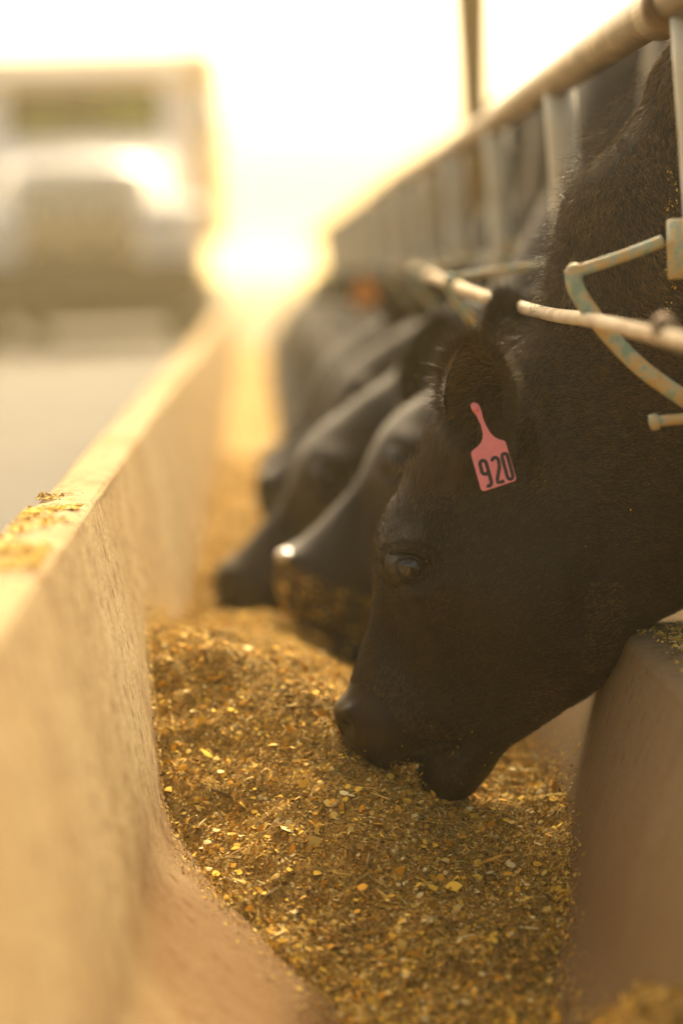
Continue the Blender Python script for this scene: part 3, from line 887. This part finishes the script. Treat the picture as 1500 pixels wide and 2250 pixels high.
D = np.array([-0.12, -0.25, -1.0]) + r_.normal(0, 0.22, P.shape); D /= np.linalg.norm(D, axis=1)[:, None]
strands('forelock', P, np.tile((0, -1.0, 0), (len(P), 1)), D, r_.gamma(6, 0.0042, len(P)), np.full(len(P), 0.0005), r_.uniform(.7, 1.8, (len(P), 1)) * np.array([0.09, 0.058, 0.026]), cow1, OFS, 0.004, 62, 4)
# fuzz standing off the top line of the neck
P, t = pts_on([(1110, 850, 3.13), (1150, 765, 3.13), (1190, 700, 3.13), (1204, 620, 3.13), (1215, 540, 3.13), (1250, 430, 3.13), (1300, 320, 3.13), (1400, 190, 3.13)], 7000, r_, 0.008)
P[:, 1] += r_.normal(0, 0.03, len(P))
D = np.array([-0.7, -0.25, -0.25]) + r_.normal(0, 0.35, P.shape); D /= np.linalg.norm(D, axis=1)[:, None]
strands('mane_fuzz', P, np.tile((-1.0, 0, 0), (len(P), 1)), D, r_.gamma(5, 0.0028, len(P)), np.full(len(P), 0.00042), r_.uniform(.6, 1.6, (len(P), 1)) * np.array([0.06, 0.036, 0.014]), cow1, OFS, 0.001, 63, 3)
# eyelashes
a = r_.uniform(-0.2, 1.15, 110) * math.pi * 0.9
cx, cz = xz(889, 1226); ey = eye_y(co) + 0.003
ex = 0.0165 * np.cos(a); ez = 0.0095 * np.sin(a); ro = -0.35
P = np.stack([cx + ex * math.cos(ro) - ez * math.sin(ro), np.full(110, YC - ey), cz + ex * math.sin(ro) + ez * math.cos(ro) + 0.001], -1)
D = np.stack([np.cos(a) * 0.6 - 0.3, np.full(110, -1.0), np.sin(a) * 0.1 - 0.55], -1) + r_.normal(0, .15, (110, 3)); D /= np.linalg.norm(D, axis=1)[:, None]
strands('eyelashes', P, np.tile((0, 0, 1.0), (110, 1)), D, r_.uniform(0.009, 0.016, 110), np.full(110, 0.0005), np.tile((0.015, 0.01, 0.006), (110, 1)), cow1, OFS, 0.002, 64, 3)
# feed dust and crumbs stuck to the coat
P, N = sample(co, fq, NO, mask, 40, 71)
Pb, Nb = sample(co, fq, NO, mask & (np.hypot(fc[:, 0] - xz(1415, 0)[0], 0) < 0.06) & (fc[:, 2] > 0.56) & (fc[:, 2] < 0.75) & (fc[:, 1] < YC), 700, 72)
kb = np.abs(Pb[:, 0] - (0.515 + 0.10 * (Pb[:, 2] - 0.64)) + vnoise(Pb, 30) * 0.008) < 0.006
Pc, Nc = sample(co, fq, NO, (np.hypot(fc[:, 0] - xz(900, 0)[0], fc[:, 2] - xz(0, 1680)[1]) < 0.1) & (fc[:, 2] < 0.05), 110, 73)
Pk = np.vstack([P, Pb[kb][:160], Pc]); Nk = np.vstack([N, Nb[kb][:160], Nc])
cb = flakes('feed_crumbs', Pk - OFS + Nk * 0.003, Nk, np.random.default_rng(3).gamma(3, 0.0005, len(Pk)) + 0.0006, pw2, M_flake, cow1, (0.3, 1.0), 0.3, 74); tag(cb, kind='stuff')

P, t = pts_on([(868, 1678, 3.12), (890, 1692, 3.12), (905, 1705, 3.12), (918, 1735, 3.12)], 420, r_, 0.007)
P[:, 1] += r_.normal(0, 0.014, len(P))
tag(flakes('mouthful_of_feed', P - OFS, np.tile((-0.6, -0.4, 0.3), (len(P), 1)), r_.gamma(3, 0.0011, len(P)) + 0.0022, pw, M_flake, cow1, (0.2, 0.9), 0.8, 75), kind='stuff')
wk = (np.hypot(fc[:, 0] - xz(900, 0)[0], fc[:, 2] - xz(0, 1650)[1]) < 0.12) & (fc[:, 2] < 0.06) & (fc[:, 1] < YC + 0.03)
P, N = sample(co, fq, NO, wk, 260, 76)
D = N + np.array([-0.1, -0.1, -0.5]) + r_.normal(0, 0.2, P.shape); D /= np.linalg.norm(D, axis=1)[:, None]
strands('whiskers', P, N, D, r_.uniform(0.012, 0.035, len(P)), np.full(len(P), 0.00045), np.tile((0.10, 0.07, 0.04), (len(P), 1)), cow1, OFS, 0.003, 77, 4)
# ---- the cattle beyond
cl, nl, fl2 = cow_raw(0.011)
cl = sculpt(cl, nl)
mc = np.array([xz(830, 1590)[0], YC, xz(830, 1590)[1]])
wm = np.exp(-((cl[:, 0] - mc[0]) ** 2 + (cl[:, 2] - mc[2]) ** 2) / 0.11 ** 2)[:, None]
cl = mc + (cl - mc) * (1 + 0.20 * wm)
COWS = [  # neck line y, (lift, sx, sz, yaw), body turn, label
    (4.22, (24, 0.175, 0.012, 0, 1.2), 0, 'second black cow from the front, painted nose highlight and feed crumbs on its muzzle'),
    (4.74, (20, 0.04, -0.025, 3, 1.24), 1, 'third black cow, reaching farthest across the bunk with its dark muzzle'),
    (5.32, (24, 0.14, 0.06, 0, 1.2), -1, 'fourth black cow, muzzle lifted above the feed behind the third cow'),
    (5.86, (18, 0.15, 0.05, 0, 1.2), 0, 'fifth black cow, mostly hidden behind the fourth'),
    (6.45, (20, 0.12, 0.05, 0, 1.2), 1, 'sixth black cow, blurred, between the fifth and seventh'),
    (7.02, (16, 0.16, 0.05, 0, 1.2), -1, 'seventh black cow, a blurred dark head past the sixth'),
]
for (y, dfm, rz, lb) in COWS:
    cow_object(cl, fl2, lb, y - YC, rz, dfm=dfm)
posed = [o for o in C.objects if o.parent and o.parent.name == 'cow.006']
REST = ['eighth black cow down the bunk, blurred, with the small orange ear tag', 'ninth black cow down the bunk, blurred', 'tenth black cow down the bunk, blurred', 'eleventh black cow down the bunk, faint in the glare',
        'twelfth black cow down the bunk, faint in the glare', 'thirteenth black cow down the bunk, faint in the glare', 'fourteenth black cow down the bunk, faint in the glare', 'fifteenth black cow down the bunk, faint in the glare',
        'sixteenth black cow down the bunk, a faint dark back in the glare', 'seventeenth black cow down the bunk, a faint dark back in the glare', 'eighteenth black cow down the bunk, a faint dark back in the glare',
        'nineteenth black cow down the bunk, a faint dark back in the glare', 'twentieth black cow down the bunk, a faint dark back in the glare', 'last but one black cow of the row, beside the truck box in the glare', 'farthest black cow of the row, last in the glare']
for i, lb in enumerate(REST):
    cow_object(None, None, lb, 7.62 - YC + i * 0.76 + 0.08 * math.sin(i * 3.1), 3 * math.sin(i * 2.3), posed=posed)
# feed stuck to the muzzle of the second cow
c2 = bpy.data.objects['cow.001']
q2 = bend(cl, *COWS[0][1])
n2 = fnormals(q2, fl2); f2c = q2[fl2].mean(1)
z0 = np.array(xz(760, 1590)); oc = cl[fl2].mean(1)
mk = (np.hypot(oc[:, 0] - z0[0] - 0.03, oc[:, 2] - z0[1] + 0.03) < 0.105) & (oc[:, 2] < z0[1] + 0.02)
P, N = sample(q2, fl2, n2, mk, 1500, 81)
kk = vnoise(P, 26) + r_.normal(0, 0.2, len(P)) > -0.05
P = P[kk]; N = N[kk]
tag(flakes('feed_crumbs', P - OFS + N * 0.002, N, r_.gamma(3, 0.0012, len(P)) + 0.002, pw, M_flake, c2, (0.4, 1.0), 0.5, 82), kind='stuff')

Mwn = Mat('nose_highlight_paint', 0.15, (0.50, 0.44, 0.38)).m  # pale tone puts the wet highlight into the colour
def cow_px(px, py, y, dfm):
    p = np.array([[xz(px, py)[0], y, xz(px, py)[1]]]); p = mc + (p - mc) * (1 + 0.20 * math.exp(-((p[0, 0] - mc[0]) ** 2 + (p[0, 2] - mc[2]) ** 2) / 0.11 ** 2))
    return bend(p, *dfm)[0] - OFS
mb = MB(); mb.ball(cow_px(748, 1556, YC - 0.012, COWS[0][1]), (0.020, 0.036, 0.013)); tag(mb.build('nose_highlight_pad', Mwn, c2), label='pale pad painted as the wet highlight on the nose')

# ------------------------------------------------------------------ ear tags
def prism_y(poly3, thick, name, mat, parent):
    """outline of world points, thickened away from the viewer along y"""
    n = len(poly3); A = np.array(poly3); B = A + np.array([0, thick, 0])
    return mesh_np(name, np.vstack([A, B]), [tuple(range(n)), tuple(range(2 * n - 1, n - 1, -1))] + [(i, i + n, (i + 1) % n + n, (i + 1) % n) for i in range(n)], mat, parent, smooth=False)
TY = 2.962
zz = lambda x, y: (800 + x / 2.143, 600 + y / 2.143)
out = [(500, 628), (502, 616), (512, 610), (526, 611), (537, 618), (546, 634), (552, 655), (560, 688), (575, 722), (592, 750), (612, 772), (634, 783), (656, 788), (665, 796), (712, 958), (714, 970), (708, 979), (570, 1026), (558, 1028), (549, 1020), (503, 856), (503, 845), (510, 836), (532, 818), (548, 800), (557, 780), (558, 755), (548, 715), (528, 672), (508, 648)]
tagroot = empty('ear_tag', at(1045, 898, TY))
tag(tagroot, 'pink plastic ear tag with black number 920 in the ear of the nearest cow', 'ear tag')
o0 = np.array(tagroot.location)
def tilt(px, py):       # the plate leans a little: its foot hangs nearer the viewer
    return TY - 0.00012 * (py - 900) 
poly = [at(*zz(*p), tilt(*zz(*p))) - o0 for p in out]
pl = prism_y(poly, 0.0022, 'plate', M_pink, tagroot)
bv = pl.modifiers.new('b', 'BEVEL'); bv.width = 0.0006; bv.segments = 2; bv.limit_method = 'ANGLE'
mb = MB(); bc = at(*zz(524, 640), TY - 0.002) - o0
mb.tube([bc + np.array([0, 0.02, 0]), bc + np.array([0, -0.0012, 0]), bc + np.array([0, -0.0035, 0])], [0.0032, 0.0042, 0.0026], 20); mb.build('pin', M_pink, tagroot)
# digits drawn as strokes in the tag's own slanted frame
ex_ = np.array([0.957, -0.292]); ey_ = np.array([0.262, 0.965])
def stroke(name, centre, pts, wpx, closed=False):
    pts = [np.array(centre) + ex_ * p[0] + ey_ * p[1] for p in pts]
    P2 = np.array(pts); n = len(P2); L_ = []; R2 = []
    for i in range(n):
        if closed: t = P2[(i + 1) % n] - P2[i - 1]
        else: t = P2[min(i + 1, n - 1)] - P2[max(i - 1, 0)]
        t = t / np.linalg.norm(t); nn = np.array([-t[1], t[0]]) * wpx / 2
        L_.append(P2[i] + nn); R2.append(P2[i] - nn)
    def w3(p, k): 
        a, b = zz(*p); return at(a, b, tilt(a, b) - k) - o0
    V = [w3(p, 0.0004) for p in L_] + [w3(p, 0.0004) for p in R2] + [w3(p, -0.0004) for p in L_] + [w3(p, -0.0004) for p in R2]
    Fs = []; m_ = n if closed else n - 1
    for i in range(m_):
        j = (i + 1) % n
        Fs += [(i, j, n + j, n + i), (i, 2 * n + i, 2 * n + j, j), (n + i, n + j, 3 * n + j, 3 * n + i)]
    if not closed:
        Fs += [(0, n, 3 * n, 2 * n), (n - 1, 3 * n - 1, 4 * n - 1, 2 * n - 1)]
    return mesh_np(name, V, Fs, M_ink, tagroot, smooth=False)
def arc(cx, cy, rx, ry, a0, a1, n=10):
    return [(cx + rx * math.cos(R_(a0 + (a1 - a0) * i / n)), cy + ry * math.sin(R_(a0 + (a1 - a0) * i / n))) for i in range(n + 1)]
oval = arc(0, -48, 13, 14, 180, 360) + arc(0, 48, 13, 14, 0, 180)
stroke('digit', (673, 910), oval, 17, True)
nine = arc(0, -45, 14, 15, 0, -180) + arc(0, -8, 14, 14, 180, 0) + [(14, -45), (14, -20)] 
stroke('digit', (571, 943), [(15, 8), (15, -20), (15, -45)] + arc(0, -45, 15, 17, 0, -180)[1:] + [(-15, -20)] + arc(0, -12, 15, 15, 180, 40), 17)
stroke('digit', (571, 943), [(15, -30), (15, 10), (15, 44)] + arc(1, 44, 14, 17, 0, 140), 17)
stroke('digit', (627, 926), arc(0, -42, 15, 17, 190, 360) + [(15, -28), (11, -8), (-2, 18), (-13, 42), (-15, 58), (-4, 60), (17, 60)], 17)

oy = 7.62; 
ot = empty('ear_tag', (0.33, 7.34, 0.57)); tag(ot, 'small orange ear tag on a far blurred cow in the middle of the row', 'ear tag')
mb = MB(); mb.prism([(-0.03, -0.04), (0.03, -0.04), (0.033, -0.03), (0.033, 0.015), (0.012, 0.03), (0.008, 0.06), (-0.008, 0.06), (-0.012, 0.03), (-0.033, 0.015), (-0.033, -0.03)], -0.0015, 0.0015)
mb.build('plate', M_orange, ot, False); mb = MB(); mb.tube([(0, -0.004, 0.05), (0, 0.03, 0.05)], 0.005, 12); mb.build('pin', M_orange, ot)

# ------------------------------------------------------------------ fence: rail, posts, brackets, cable
RX = 0.50; RZ = 0.935
rl = MB(); pts = []
for y in np.linspace(1.6, 25, 60):
    pts.append((RX + 0.004 * math.sin(y * 1.3), y, RZ + 0.004 * math.sin(y * 0.9)))
rail = empty('top_rail', (RX, 2, 0.16)); tag(rail, 'thick worn brown steel pipe rail running above the cattle necks', 'rail')
rl.tube([np.array(p) - np.array([RX, 2, 0.16]) for p in pts], 0.028, 28); rl.build('pipe', M_rail, rail)
mb = MB(); mb.tube([np.array((RX, 2.82, RZ)) - np.array([RX, 2, 0.16]), np.array((RX, 2.95, RZ)) - np.array([RX, 2, 0.16])], 0.0345, 28); mb.build('coupling', M_rail, rail)
POST = [2.79, 3.95, 5.0, 6.06, 7.12, 8.2, 9.3, 10.4, 11.5, 12.6, 13.8, 15.0, 16.2, 17.5]
PLB = ['pale rust-flaked fence post at the right edge, nearest the viewer', 'second fence post, white paint flaking to brown, behind the neck of the tagged cow',
       'third fence post from the front, blurred, left of the bright gap under the rail', 'fourth fence post from the front, blurred', 'fifth fence post from the front, blurred', 'sixth fence post from the front, blurred',
       'seventh fence post down the row, faint', 'eighth fence post down the row, faint', 'ninth fence post down the row, faint', 'tenth fence post down the row, faint', 'eleventh fence post down the row, faint',
       'twelfth fence post down the row, faint', 'thirteenth fence post down the row, faint', 'farthest fence post down the row, faint']
def post_mesh(root, y):
    mb = MB(); zs = np.linspace(-0.02, RZ - 0.157 - 0.02, 14)
    mb.tube([(0, 0, z) for z in zs], 0.026, 24)
    o = mb.build('pipe', M_pipe, root)
    mb = MB(); mb.tube([(0, 0, 0.0), (0, 0, 0.006), (0, 0, 0.012)], [0.042, 0.042, 0.030], 20); mb.build('base_weld', M_rail, root)
    return o
for i, y in enumerate(POST):
    r0 = empty('fence_post', (RX, y, 0.157), R_(37 * i)); tag(r0, PLB[i], 'fence post', 'pipe posts carrying the top rail'); post_mesh(r0, y)
    r0.location.x = RX + (0.045 if i == 0 else 0.03); r0.rotation_euler = (R_(0.4 * math.sin(i)), R_(-2.6 if i == 0 else -2.0), 0)

def bracket(y, tip, arm_z, foot_z, label, bolt=False, rr=0.0085):
    root = empty('cable_bracket', (RX, y, arm_z)); tag(root, label, 'bracket', 'green painted rod brackets welded to the posts')
    o = np.array([RX, y, arm_z])
    T = np.array([tip[0], y, tip[1]])
    mb = MB(); mb.tube([p - o for p in crom([(RX - 0.02, y, arm_z), ((RX + tip[0]) / 2, y - 0.004, (arm_z + tip[1]) / 2 + 0.002), T], 12)], rr * 0.85, 14); mb.build('arm', M_green, root)
    mb = MB(); mb.tube([p - o for p in crom([T + np.array([-0.002, 0, 0.004]), T + np.array([0.002, 0, -0.022]), (tip[0] + 0.03, y, tip[1] - 0.065), (tip[0] + 0.075, y, tip[1] - 0.115), (RX + 0.01, y, foot_z)], 26)], rr * 1.2, 16); mb.build('brace', M_green, root)
    mb = MB(); mb.ball(T - o, rr * 1.3); mb.build('weld_bead', M_green, root)
    mb = MB(); q = 0.045 * (0.78 - (arm_z - 0.157)) / 0.78; mb.tube([(q, 0, -0.045), (q, 0, -0.043), (q, 0, 0.023), (q, 0, 0.025)], [0.028, 0.0305, 0.0305, 0.028], 20); mb.build('clamp', M_green, root)
    if bolt:
        mb = MB(); p = at(1430, 927, y - 0.01) - o; q = at(1560, 915, y - 0.01) - o
        mb.tube([p, q], 0.0065, 14); mb.tube([p - 0.001, p + (q - p) * 0.1], 0.0105, 6); mb.build('bolt', M_green, root)
t1 = at(1262, 598, 2.85); t2 = at(988, 612, 3.95)
bracket(2.85, (t1[0], t1[2]), at(1495, 528, 2.85)[2], at(1500, 888, 2.85)[2], 'green chipped rod bracket crossing in front of the neck of the tagged cow', True)
bracket(3.95, (t2[0], t2[2]), at(1195, 580, 3.95)[2], 0.46, 'second rod bracket, its tip in front of the second cow', False, 0.0065)
bracket(5.0, (0.33, 0.63), 0.66, 0.46, 'third rod bracket, a blurred hook left of the second', False, 0.0065)
bracket(6.06, (0.34, 0.64), 0.66, 0.46, 'fourth rod bracket, far and blurred', False, 0.0065)
cab = empty('cable', (0.4, 2.0, 0.55)); tag(cab, 'cream coloured neck cable stretched along the fence between the rod brackets', 'cable')
kp = [(0.40, 6.06, 0.635), (0.355, 5.0, 0.625)] + [tuple(at(1006, 630, 3.93)), tuple(at(1075, 655, 3.55)), tuple(at(1200, 689, 3.09)), tuple(at(1290, 702, 2.84)), tuple(at(1380, 722, 2.6)), tuple(at(1500, 750, 2.34)), tuple(at(1900, 850, 1.8))]
mb = MB(); mb.tube([p - np.array([0.4, 2, 0.55]) for p in crom(kp, 90)], 0.0088, 18); mb.build('strand', M_rope, cab)
mb = MB(); p = np.array(at(1462, 722, 2.42)) - np.array([0.4, 2, 0.55])
for a in range(3):
    mb.ball(p + np.array([0.004 * a - 0.004, 0.008 * a, 0.003 * (a % 2)]), (0.012, 0.009, 0.013))
mb.build('knot', M_rail, cab)

# ------------------------------------------------------------------ pole in the glare
pr = empty('utility_pole', (*at(1042, 300, 7.0)[:2], -0.36)); tag(pr, 'thin brown pole standing against the white sky above the rail', 'pole')
mb = MB(); base = np.array([0, 0, 0]); tp = at(1034, 0, 7.0) - np.array(pr.location); lo = at(1043, 300, 7.0) - np.array(pr.location)
top = tp + (tp - lo) * 1.2
mb.tube([(lo[0], 0, 0), lo, tp, top], [0.034, 0.034, 0.05, 0.055], 16); mb.build('shaft', M_wood, pr)
mb = MB(); mb.tube([(top[0] - 0.4, 0, top[2] - 0.2), (top[0] + 0.4, 0, top[2] - 0.2)], 0.04, 10); mb.build('cross_arm', M_wood, pr)

# ------------------------------------------------------------------ truck
TD = 22.4; tx = float(at(180, 640, TD)[0])
tr = empty('feed_truck', (tx, TD, 0.0)); tag(tr, 'white feed truck with tan box and grille standing on the road, out of focus', 'truck')
def part(name, mat, fn, parent=None, smooth=True, ang=35):
    mb = MB(); fn(mb); o = mb.build(name, mat, parent or tr, smooth); shade_auto(o, ang); return o
# bonnet: sloping nose with crowned top
def hood(mb):
    secs = []
    for y, hw, zt in [(0.0, 0.60, 1.62), (0.05, 0.66, 1.70), (0.5, 0.72, 1.84), (1.1, 0.84, 2.0), (1.35, 0.88, 2.05)]:
        secs.append([(-hw, y, 0.95), (-hw, y, zt - 0.22), (-hw * 0.93, y, zt - 0.10), (-hw * 0.75, y, zt - 0.03), (0, y, zt), (hw * 0.75, y, zt - 0.03), (hw * 0.93, y, zt - 0.10), (hw, y, zt - 0.22), (hw, y, 0.95)])
    n = 9; V = [p for s in secs for p in s]; Fs = [(j * n + i, (j + 1) * n + i, (j + 1) * n + i + 1, j * n + i + 1) for j in range(4) for i in range(n - 1)]
    Fs.append(tuple(range(n))); mb.add(V, Fs)
part('bonnet', M_white, hood)
def cabf(mb):
    P = [(-1.0, 0.95), (-1.02, 2.0), (-0.92, 2.62), (-0.8, 2.72), (0.8, 2.72), (0.92, 2.62), (1.02, 2.0), (1.0, 0.95)]
    # front wall with a windscreen opening: sill, pillars, header, then side walls, roof, back wall
    mb.box(-0.98, 0.98, 1.36, 1.46, 0.95, 2.03, 0.02)
    mb.box(-0.96, 0.96, 1.52, 1.66, 2.50, 2.70, 0.03)
    for s in (-1, 1):
        mb.add([(s * 0.98, 1.36, 2.0), (s * 0.78, 1.36, 2.0), (s * 0.74, 1.54, 2.53), (s * 0.95, 1.54, 2.53), (s * 0.98, 1.52, 2.0), (s * 0.78, 1.46, 2.0), (s * 0.74, 1.64, 2.53), (s * 0.95, 1.68, 2.53)],
               [(0, 1, 2, 3), (4, 7, 6, 5), (0, 3, 7, 4), (1, 5, 6, 2)])
        mb.box(s * 0.98 - 0.03, s * 0.98 + 0.03, 1.47, 2.9, 0.9, 2.0, 0.01)
        mb.box(s * 0.95 - 0.03, s * 0.95 + 0.03, 2.3, 2.9, 2.003, 2.6, 0.01)
    mb.box(-0.95, 0.95, 1.60, 2.92, 2.66, 2.76, 0.03)
    mb.box(-0.95, 0.95, 2.86, 2.92, 0.9, 2.655, 0.01)
part('cab', M_white, cabf)
ws = part('windscreen', M_glass, lambda mb: mb.add([(-0.80, 1.43, 2.02), (0.80, 1.43, 2.02), (0.76, 1.61, 2.52), (-0.76, 1.61, 2.52), (-0.80, 1.436, 2.02), (0.80, 1.436, 2.02), (0.76, 1.616, 2.52), (-0.76, 1.616, 2.52)],
     [(0, 1, 2, 3), (7, 6, 5, 4), (0, 4, 5, 1), (2, 6, 7, 3), (1, 5, 6, 2), (0, 3, 7, 4)]), smooth=False)
part('dashboard', M_dark, lambda mb: mb.box(-0.9, 0.9, 1.5, 1.85, 1.7, 2.04, 0.03))
part('seat', M_seat_reflection, lambda mb: (mb.box(0.02, 0.64, 2.35, 2.52, 1.5, 2.48, 0.05), mb.box(0.02, 0.64, 1.95, 2.4, 1.4, 1.56, 0.05)))
part('seat', M_seat_reflection, lambda mb: (mb.box(-0.68, -0.06, 2.35, 2.52, 1.5, 2.34, 0.05), mb.box(-0.68, -0.06, 1.95, 2.4, 1.4, 1.56, 0.05)))
part('steering_wheel', M_dark, lambda mb: mb.tube([(0.35 + 0.2 * math.cos(a), 1.92 + 0.06 * math.sin(a), 2.06 + 0.18 * math.sin(a)) for a in np.linspace(0, 2 * math.pi, 25)], 0.014, 8))
gf = part('grille', M_grille, lambda mb: mb.box(-0.51, 0.51, -0.06, 0.04, 0.86, 1.58, 0.03))
for k in range(9):
    x = -0.44 + k * 0.11
    part('grille_bar', M_chrome, lambda mb: mb.box(x - 0.018, x + 0.018, -0.085, -0.055, 0.92, 1.52, 0.006), gf)
for s in (-1, 1):
    def fender(mb, s=s):
        for i in range(12):
            a0, a1 = math.pi * i / 12, math.pi * (i + 1) / 12
            y0, z0, y1, z1 = 0.62 - 0.68 * math.cos(a0), 0.72 + 0.66 * math.sin(a0), 0.62 - 0.68 * math.cos(a1), 0.72 + 0.66 * math.sin(a1)
            xi, xo = s * 0.58, s * 1.10
            mb.add([(xi, y0, z0), (xo, y0, z0 - 0.03), (xo, y1, z1 - 0.03), (xi, y1, z1), (xi, y0 + 0.03 * math.cos(a0), z0 - 0.05), (xo, y0 + 0.03, z0 - 0.09), (xo, y1 + 0.03, z1 - 0.09), (xi, y1, z1 - 0.05)],
                   [(0, 1, 2, 3), (4, 7, 6, 5), (1, 5, 6, 2), (0, 3, 7, 4)])
        mb.box(min(s * 0.55, s * 1.10), max(s * 0.55, s * 1.10), -0.06, 0.10, 0.72, 1.32, 0.07)
    fo = part('fender', M_white, fender)
    def lamp(mb, s=s):
        mb.ball((s * 0.80, -0.06, 1.12), (0.13, 0.05, 0.12))
    part('headlight', M_lens, lamp)
    part('headlight_ring', M_chrome, lambda mb: mb.tube([(s * 0.80 + 0.15 * math.cos(a), -0.068, 1.12 + 0.14 * math.sin(a)) for a in np.linspace(0, 2 * math.pi, 25)], 0.018, 8))
    def tyre(mb, s=s, yy_=0.66):
        pts = [(0.14, 0.30), (0.15, 0.40), (0.13, 0.49), (0.08, 0.52), (-0.08, 0.52), (-0.13, 0.49), (-0.15, 0.40), (-0.14, 0.30)]
        n = 36; V = []; Fs = []
        for i in range(n):
            a = 2 * math.pi * i / n
            for (x, r) in pts: V.append((s * 0.90 + x, yy_ + r * math.cos(a), 0.52 + r * math.sin(a)))
        for i in range(n):
            for j in range(7): Fs.append((i * 8 + j, i * 8 + j + 1, ((i + 1) % n) * 8 + j + 1, ((i + 1) % n) * 8 + j))
        mb.add(V, Fs)
    wo = part('wheel', M_dark, tyre)
    part('rim', M_chrome, lambda mb: mb.tube([(s * 0.90 - 0.1, 0.66, 0.52), (s * 0.90 + 0.1, 0.66, 0.52)], 0.31, 28), wo)
    wo = part('wheel', M_dark, lambda mb: tyre(mb, s, 5.2))
    part('rim', M_chrome, lambda mb: mb.tube([(s * 0.90 - 0.1, 5.2, 0.52), (s * 0.90 + 0.1, 5.2, 0.52)], 0.31, 28), wo)
    mi = part('mirror', M_chrome, lambda mb: mb.box(s * 1.22 - 0.09, s * 1.22 + 0.09, 1.50, 1.54, 1.95, 2.35, 0.015))
    part('mirror_arm', M_dark, lambda mb: mb.tube([(s * 0.98, 1.55, 1.98), (s * 1.22, 1.55, 2.0), (s * 1.22, 1.55, 2.38), (s * 0.97, 1.58, 2.4)], 0.012, 8), mi)
part('bumper', M_bump, lambda mb: (mb.box(-1.12, 1.12, -0.30, -0.16, 0.40, 0.80, 0.03), mb.box(-0.55, -0.45, -0.17, 0.5, 0.5, 0.7), mb.box(0.45, 0.55, -0.17, 0.5, 0.5, 0.7)))
part('underside_light_screen', M_dark, lambda mb: mb.box(-1.15, 1.15, 5.85, 5.87, 0.10, 0.62))  # full-width dark sheet added to hide bright ground beneath the truck
part('underside_light_block', M_dark, lambda mb: mb.box(-0.98, 0.98, 2.3, 3.0, 0.22, 0.62, 0.05))  # dark block added to close the bright gap below the chassis
part('cab_darkening_panel', M_dark, lambda mb: mb.box(-0.9, 0.9, 2.78, 2.83, 1.3, 2.64))  # dark panel added behind the seats to darken the windscreen
part('chassis', M_dark, lambda mb: (mb.box(-0.5, 0.5, 0.0, 7.0, 0.48, 0.86, 0.02), mb.tube([(-0.9, 0.66, 0.52), (0.9, 0.66, 0.52)], 0.06, 12), mb.tube([(-0.9, 5.2, 0.52), (0.9, 5.2, 0.52)], 0.09, 12)))
def boxf(mb):
    mb.box(-1.22, 1.22, 3.1, 7.2, 1.0, 2.90, 0.04)
    for k in range(7): mb.box(-1.25, -1.222, 3.2 + k * 0.62, 3.27 + k * 0.62, 1.05, 2.85); mb.box(1.222, 1.25, 3.2 + k * 0.62, 3.27 + k * 0.62, 1.05, 2.85)
    mb.box(-1.26, 1.26, 3.06, 7.24, 2.88, 2.97, 0.02)
part('feed_box', M_tan, boxf)
part('sun_visor', M_tan, lambda mb: mb.box(-0.93, 0.93, 1.30, 1.60, 2.56, 2.62, 0.01))

# ------------------------------------------------------------------ dusty air
Hm = bpy.data.materials.new('haze'); Hm.use_nodes = True; nt = Hm.node_tree; nt.nodes.clear()
out_ = nt.nodes.new('ShaderNodeOutputMaterial'); pv = nt.nodes.new('ShaderNodeVolumePrincipled')
pv.inputs['Color'].default_value = (1.0, 0.86, 0.52, 1); pv.inputs['Density'].default_value = 0.0034; pv.inputs['Anisotropy'].default_value = 0.5
nt.links.new(pv.outputs[0], out_.inputs['Volume'])
mb = MB(); mb.box(-420, 420, -70, 920, -1.6, 8.0)
hz = mb.build('haze', Hm, None, False); tag(hz, 'pale golden dust hanging in the air', 'haze', kind='stuff')
